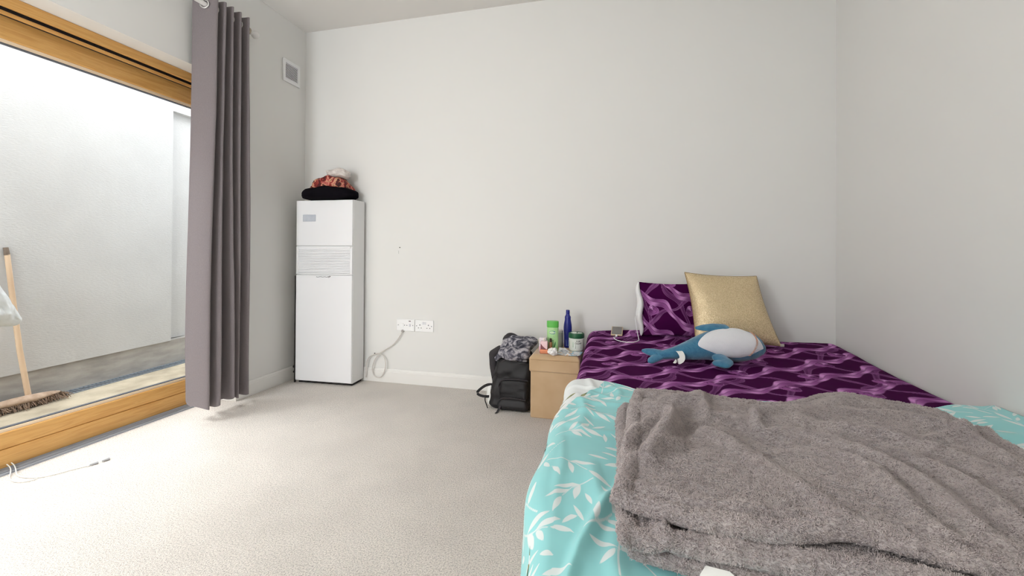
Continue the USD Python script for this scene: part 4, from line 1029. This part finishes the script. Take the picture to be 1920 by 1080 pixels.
Fr, Bk, u, vv_, nn_ = cushion([(2.573, -.078, .803), (2.945, -.066, .800), (2.955, -.135, .474), (2.592, -.150, .470)], .036, 150)
wr = .006 * (fbm(np.stack([u * 4, vv_ * 4, u * 0], -1), 3, 4) - .5)
Fr = Fr + nn_ * wr[..., None]
v, f = shell(Fr, Bk)
pp = rib_pattern(u * .45 + .06, (1 - vv_) * .36 * 1.05 + .35)
pil = thing('purple_pillow', 'purple ribbon-print pillow standing against the wall behind the gold cushion', 'pillow', (2.8, -.17, .455))
part(pil, 'pillowcase', (v, f), M_PURPLE, prim={'print': np.vstack([pp.reshape(-1, 3)] * 2)})
iw = blob((0, 0, 0), (.020, .040, .165), .06, 12, 6, 4); iv = np.array(iw.vertices)
iv[:, 0] += .006 * np.sin(iv[:, 2] * 38) ; sh_ = (iv[:, 2] + .165) / .33
iv += np.stack([2.583 - .012 * sh_ + .004, -.168 + .08 * sh_, np.full(len(iv), .632)], 1); iw.vertices = iv
part(pil, 'inner_pillow', iw, mat('cotton_white', srgb(240, 240, 240), .8), smooth=True, label='white inner pillow showing at the open end')


def sequin_look(nodes, links):
    nodes['v'] = ('voronoi_texture', {'scale': 330.0}); nodes['vm'] = ('vector_math', {'vector_math_type' if False else 'math_type': 'subtract', 'vector2': (.5, .5, .5)}); nodes['sc'] = ('vector_math', {'math_type': 'scale', 'scale': .42})
    nodes['g'] = ('geometry', {}); nodes['ad'] = ('vector_math', {'math_type': 'add'}); nodes['no'] = ('vector_math', {'math_type': 'normalize'})
    nodes['r'] = ('rgb_ramp', {'ramp': [(0, srgb(190, 166, 126)), (.5, srgb(214, 192, 152)), (1, srgb(238, 220, 184))]}); nodes['bw'] = ('rgb_to_bw', {})
    links += [('tc.object', 'v.vector'), ('v.color', 'vm.vector1'), ('vm.vector', 'sc.vector1'), ('g.normal', 'ad.vector1'), ('sc.vector', 'ad.vector2'), ('ad.vector', 'no.vector1'), ('no.vector', 'p.normal'), ('v.color', 'bw.color'), ('bw.val', 'r.fac'), ('r.color', 'p.base_color')]


M_SEQUIN = mat('gold_sequins', srgb(212, 190, 148), .36, metal=.30, extra=sequin_look)
gc = [(2.845, -.140, .870), (3.245, -.120, .852), (3.335, -.245, .470), (2.885, -.275, .466)]
Fr, Bk, u, vv_, nn_ = cushion(gc, .062, 110, back=.35)
Fr = Fr + nn_ * (.008 * (fbm(np.stack([u * 3, vv_ * 3, u * 0 + 2], -1), 3, 14) - .5))[..., None]
v, f = shell(Fr, Bk)
gcu = thing('sequin_cushion', 'square gold sequinned cushion leaning on the wall behind the shark', 'cushion', (3.08, -.24, .462))
part(gcu, 'cover', (v, f), M_SEQUIN, smooth=True)
ring = np.concatenate([(Fr + Bk)[:-1, 0] / 2, (Fr + Bk)[-1, :-1] / 2, (Fr + Bk)[:0:-1, -1] / 2, (Fr + Bk)[0, :0:-1] / 2])
part(gcu, 'piping', tube(ring, .0035, 6, closed=True), mat('gold_piping', srgb(160, 134, 92), .6), smooth=True)
part(gcu, 'corner_tag', join(rbox(3.330, 3.352, -.25, -.236, .466, .480, .002)), mat('tag_grey', srgb(196, 190, 180), .6))

# ---------------------------------------------------------------- plush shark
M_PLB = mat('plush_blue', srgb(62, 116, 148), .95, color2=srgb(74, 130, 160), scale=50, bump=.5, bump_scale=260, bump_dist=.003, sheen=.5, spec=.1)
M_PLW = mat('plush_white', srgb(228, 228, 232), .95, bump=.5, bump_scale=260, bump_dist=.002, sheen=.3, spec=.1)
AX = spline([(2.630, -.690, .474), (2.700, -.672, .484), (2.790, -.640, .500), (2.900, -.600, .520), (3.000, -.580, .527), (3.080, -.580, .522), (3.150, -.600, .508)], 120)
tt = np.linspace(0, 1, 120)
RAD = np.interp(tt, [0, .08, .16, .3, .45, .6, .75, .88, .95, .985, 1], [.020, .024, .030, .047, .066, .083, .086, .070, .050, .028, .004])
RAD = np.convolve(np.pad(RAD, 4, mode='edge'), np.ones(9) / 9, 'valid'); RAD[-1] = .003
T_ = np.gradient(AX, axis=0); T_ /= np.linalg.norm(T_, axis=1, keepdims=True)
VW = np.array([-.12, -.93, .36]); VW /= np.linalg.norm(VW)                        # where the belly faces
E1 = VW - T_ * (T_ @ VW)[:, None]; E1 /= np.linalg.norm(E1, axis=1, keepdims=True); E2 = np.cross(T_, E1)   # E2 points up
if E2[60, 2] < 0:
    E2 = -E2


def shark_pt(t, th, off=0.0):
    """Point on the body at share t along it and angle th from the belly line."""
    c = np.stack([np.interp(t, tt, AX[:, k]) for k in range(3)], -1); e1 = np.stack([np.interp(t, tt, E1[:, k]) for k in range(3)], -1); e2 = np.stack([np.interp(t, tt, E2[:, k]) for k in range(3)], -1)
    r = np.interp(t, tt, RAD)
    lump = 1 + .10 * (fbm(np.stack([t * 9, np.cos(th) * 1.2, np.sin(th) * 1.2], -1), 3, 17) - .5)
    return c + ((r * lump + off) * np.cos(th))[..., None] * e1 + ((r * lump * .96 + off) * np.sin(th))[..., None] * e2


n_t, n_a = 120, 64
tg_, ag_ = np.meshgrid(np.linspace(0, 1, n_t), np.linspace(0, 2 * np.pi, n_a, endpoint=False), indexing='ij')
BP = shark_pt(tg_, ag_)
BP[..., 2] = np.maximum(BP[..., 2], bed_top(BP[..., 0], BP[..., 1]) + .003)
v = BP.reshape(-1, 3); f = []
for i in range(n_t - 1):
    for k in range(n_a):
        l = (k + 1) % n_a; f += [[i * n_a + k, (i + 1) * n_a + k, (i + 1) * n_a + l], [i * n_a + k, (i + 1) * n_a + l, i * n_a + l]]
v = np.vstack([v, AX[0], AX[-1]]); c0, c1 = len(v) - 2, len(v) - 1
for k in range(n_a):
    l = (k + 1) % n_a; f += [[c0, k, l], [c1, (n_t - 1) * n_a + l, (n_t - 1) * n_a + k]]
shark = thing('plush_shark', 'blue plush shark with a white belly lying on the purple sheet', 'soft toy', (2.93, -.62, .45))
tb = trimesh.Trimesh(v, np.array(f), process=False); tb.fix_normals()
part(shark, 'body', tb, M_PLB, smooth=True)
rr_, aa_ = np.meshgrid(np.linspace(0, 1, 40), np.linspace(0, 2 * np.pi, 96), indexing='ij')
bt = .672 + .308 * rr_ * np.cos(aa_) * (1 + .0 * aa_); bth = .08 + 1.14 * rr_ * np.sin(aa_) * (1 - .30 * np.clip(-np.cos(aa_), 0, 1) ** 2)
BE = shark_pt(bt, bth, .0045 * (1 - rr_ ** 8) + .0005); BE[..., 2] = np.maximum(BE[..., 2], bed_top(BE[..., 0], BE[..., 1]) + .004)
fb = gridf(40, 96, True)
part(shark, 'belly', (BE.reshape(-1, 3), fb), M_PLW, smooth=True, label='white belly panel')
mz = np.linspace(-.80, .98, 35); mt = .925 - .075 * (mz - .1) ** 2
for sgn in (0,):
    zz_ = shark_pt(mt + .010 * np.where(np.arange(35) % 2, 1, -1) - .010, mz, .0062)
    part(shark, 'mouth', tube(zz_, .0017, 6), mat('stitch_orange', srgb(228, 176, 146), .8), label='orange zigzag stitched mouth')


def fin_mesh(pts, radii, flat=.38, axis=(0, -.7, .7)):
    hulls = [[(p, r), (q, s)] for p, r, q, s in zip(pts[:-1], radii[:-1], pts[1:], radii[1:])]
    m = metaball(hulls, .007, 6); c = np.mean(pts, 0); A = np.asarray(axis, float) / np.linalg.norm(axis)
    v = np.array(m.vertices); d = (v - c) @ A
    m.vertices = v - np.outer(d * (1 - flat), A)
    return m


def fin_lift(m):
    v = np.array(m.vertices); v[:, 2] = np.maximum(v[:, 2], bed_top(v[:, 0], v[:, 1]) + .004); m.vertices = v; return m


part(shark, 'fin', fin_mesh([(2.960, -.585, .602), (2.915, -.585, .612), (2.868, -.590, .608), (2.840, -.592, .606)], [.034, .026, .021, .012], .55, (0, -.5, .85)), M_PLB, smooth=True)
part(shark, 'fin', fin_lift(fin_mesh([(2.925, -.672, .478), (2.945, -.705, .466), (2.935, -.725, .462), (2.905, -.722, .462)], [.034, .034, .030, .022], .5, (0, -.3, .95))), M_PLB, smooth=True)
part(shark, 'tail', fin_lift(join(fin_mesh([(2.655, -.684, .480), (2.625, -.685, .487), (2.592, -.675, .490), (2.572, -.668, .490)], [.026, .024, .018, .010], .7, (0, -.6, .8)), fin_mesh([(2.650, -.686, .474), (2.628, -.705, .466), (2.606, -.728, .460), (2.598, -.738, .458)], [.024, .022, .018, .011], .7, (0, -.6, .8)))), M_PLB, smooth=True)
part(shark, 'care_tag', strap([(2.735, -.682, .500), (2.745, -.712, .496), (2.748, -.722, .474), (2.735, -.726, .462), (2.712, -.722, .460)], .026, .0012, (1, 0, .1)), M_LABEL, smooth=True, label='white loop tag')

# ---------------------------------------------------------------- phone and its cable
ph = thing('phone', 'small gold-edged phone lying at the back corner of the bed', 'phone', (2.440, -.11, .48))
pz0, pz1 = float(bed_top(2.44, -.16)) + .004, float(bed_top(2.44, -.045)) + .012
tilt = math.degrees(math.atan2(pz1 - pz0, .115))
PM = trimesh.transformations.translation_matrix((2.440, -.165, pz0)) @ rot(-3, (0, 0, 1)) @ rot(tilt, (1, 0, 0))
part(ph, 'body', xf(rbox(-.036, .036, 0, .118, 0, .0085, .004), PM), mat('phone_gold', srgb(214, 190, 156), .35, metal=.4))
part(ph, 'screen', xf(box(-.031, .031, .007, .111, .0084, .0090), PM), mat('phone_screen', srgb(118, 112, 108), .12, coat=.6), smooth=False)
bt_ = lambda x, y, d=.013: (x, y, float(bed_top(x, y)) + d)
cabl = [tuple(PM @ np.array([.0, -.012, .010, 1]))[:3], tuple(PM @ np.array([.0, -.022, .010, 1]))[:3], bt_(2.425, -.235), bt_(2.435, -.29), bt_(2.475, -.33), bt_(2.53, -.335), bt_(2.565, -.29), bt_(2.570, -.245), (2.560, -.232, .52), (2.556, -.200, .60)]
pc_ = thing('phone_cable', 'white charging cable curling from the phone to the pillow', 'cable', (2.5, -.3, .46))
cw = spline(cabl, 120); cw[:, 2] = np.maximum(cw[:, 2], bed_top(cw[:, 0], cw[:, 1]) + .0075)
part(pc_, 'wire', tube(cw, .0026, 8), M_WHITE, smooth=True)
part(pc_, 'plug', xf(rbox(-.006, .006, -.022, -.002, .0075, .0135, .002), PM), M_WHITE)

# ---------------------------------------------------------------- cord on the carpet by the door
M_CORD = mat('cord_clear', srgb(226, 226, 222), .4)
crd = thing('blind_cord', 'thin pale cord with two little grey toggles on the carpet by the door', 'cord', (.06, -1.5, 0))
part(crd, 'strand', tube(spline([(-.19, -1.60, .03), (-.155, -1.605, .016), (-.10, -1.628, .005), (-.03, -1.636, .004), (.03, -1.615, .004), (.08, -1.54, .004), (.112, -1.492, .004)], 60), .0022, 6), M_CORD, smooth=True)
part(crd, 'strand', tube(spline([(-.19, -1.615, .03), (-.155, -1.62, .016), (-.11, -1.645, .005), (-.05, -1.668, .004), (.0, -1.665, .004), (.03, -1.63, .004)], 50), .0022, 6), M_CORD, smooth=True)
M_TOG = mat('toggle_grey', srgb(168, 168, 170), .5)
part(crd, 'toggle', tube([(.112, -1.494, .006), (.120, -1.466, .006)], [.0035, .0055], 10), M_TOG)
part(crd, 'toggle', tube([(.124, -1.452, .006), (.128, -1.426, .006)], [.004, .006], 10), M_TOG)

# ---------------------------------------------------------------- things in the passage
gr = thing('drain_grate', 'galvanised channel drain along the foot of the outside wall', 'drain', (-1.36, -.5, -.03))
part(gr, 'channel', fall(join(box(-1.412, -1.400, -3, 2.5, -.034, -.024), box(-1.318, -1.306, -3, 2.5, -.034, -.024))), mat('galvanised', srgb(150, 160, 172), .4, metal=.6), smooth=False)
part(gr, 'gutter', fall(box(-1.402, -1.315, -3, 2.5, -.0335, -.0285)), mat('gutter_dark', srgb(78, 80, 84), .8), smooth=False)
bars = [fall(box(-1.401, -1.316, y, y + .011, -.029, -.0245)) for y in np.arange(-2.4, 1.2, .026)]
part(gr, 'bars', trimesh.util.concatenate(bars), mat('galvanised', srgb(150, 160, 172), .4, metal=.6), smooth=False, kind='stuff')
brm = thing('broom', 'old broom with a pale wooden handle leaning on the outside wall', 'broom', (-1.3, -.95, -.03))
M_HANDLE = mat('handle_wood', srgb(214, 188, 160), .7, color2=srgb(196, 168, 140), scale=12, stretch=(1, 1, .2))
part(brm, 'handle', tube([(-1.385, -1.030, .955), (-1.368, -1.015, .72), (-1.345, -.985, .33), (-1.315, -.955, .02)], [.013, .014, .0145, .015], 14), M_HANDLE, smooth=True)
part(brm, 'handle_tip', tube([(-1.3905, -1.034, 1.0), (-1.3852, -1.030, .95)], [.012, .0138], 14), mat('handle_dirty', srgb(112, 98, 86), .8), smooth=True)
bh = blob((-1.29, -1.0, .012), (.045, .205, .026), .25, 14, 4, 4, -.018)
part(brm, 'head', bh, mat('broom_wood', srgb(190, 166, 146), .85, color2=srgb(160, 136, 116), scale=20), smooth=True)
rng = np.random.default_rng(5)
bris = []
for k in range(700):
    y = rng.uniform(-1.2, -.79); x = -1.29 + rng.normal(0, .026); a = rng.normal(0, .018); L_ = rng.uniform(.02, .05)
    out = max(0, (y + .88)) * .3
    z0 = .015 + .024 * (y + .5)
    p0 = np.array([x, y, z0]); p1 = p0 + np.array([rng.normal(.012, .014), rng.normal(0, .012) + out * .3, -L_])
    p1[2] = max(p1[2], -.0225 + .024 * (p1[1] + .5))
    bris.append(tube([p0, p1], .0022, 3, caps=False))
part(brm, 'bristles', trimesh.util.concatenate(bris), mat('bristle_brown', srgb(104, 84, 70), .9, color2=srgb(140, 116, 96), scale=40), smooth=False, kind='stuff')
# bag hanging from a hook on the outside wall
pbg = metaball([[((-1.12, -1.26, .95), .02), ((-1.12, -1.23, .72), .05)], [((-1.12, -1.23, .72), .05), ((-1.12, -1.19, .60), .07)], [((-1.12, -1.19, .60), .07), ((-1.12, -1.135, .560), .042)], [((-1.12, -1.26, .61), .085), ((-1.12, -1.135, .560), .042)]], .010, 6)
pv = np.array(pbg.vertices); pv += np.array(pbg.vertex_normals) * (.022 * (fbm(np.stack([pv[:, 0] * 14, pv[:, 1] * 14, pv[:, 2] * 7], 1), 4, 2) - .5) * 2)[:, None]; pbg.vertices = pv
pb = thing('carrier_bag', 'white plastic carrier bag hanging in the passage in front of the broom', 'plastic bag', (-1.12, -1.22, .5))
part(pb, 'bag', pbg, mat('bag_film', srgb(226, 230, 232), .35, trans=.25), smooth=True)
part(pb, 'hook', tube([(-1.41, -1.27, 1.04), (-1.13, -1.27, 1.0), (-1.12, -1.265, .95)], .004, 8), M_ALU)
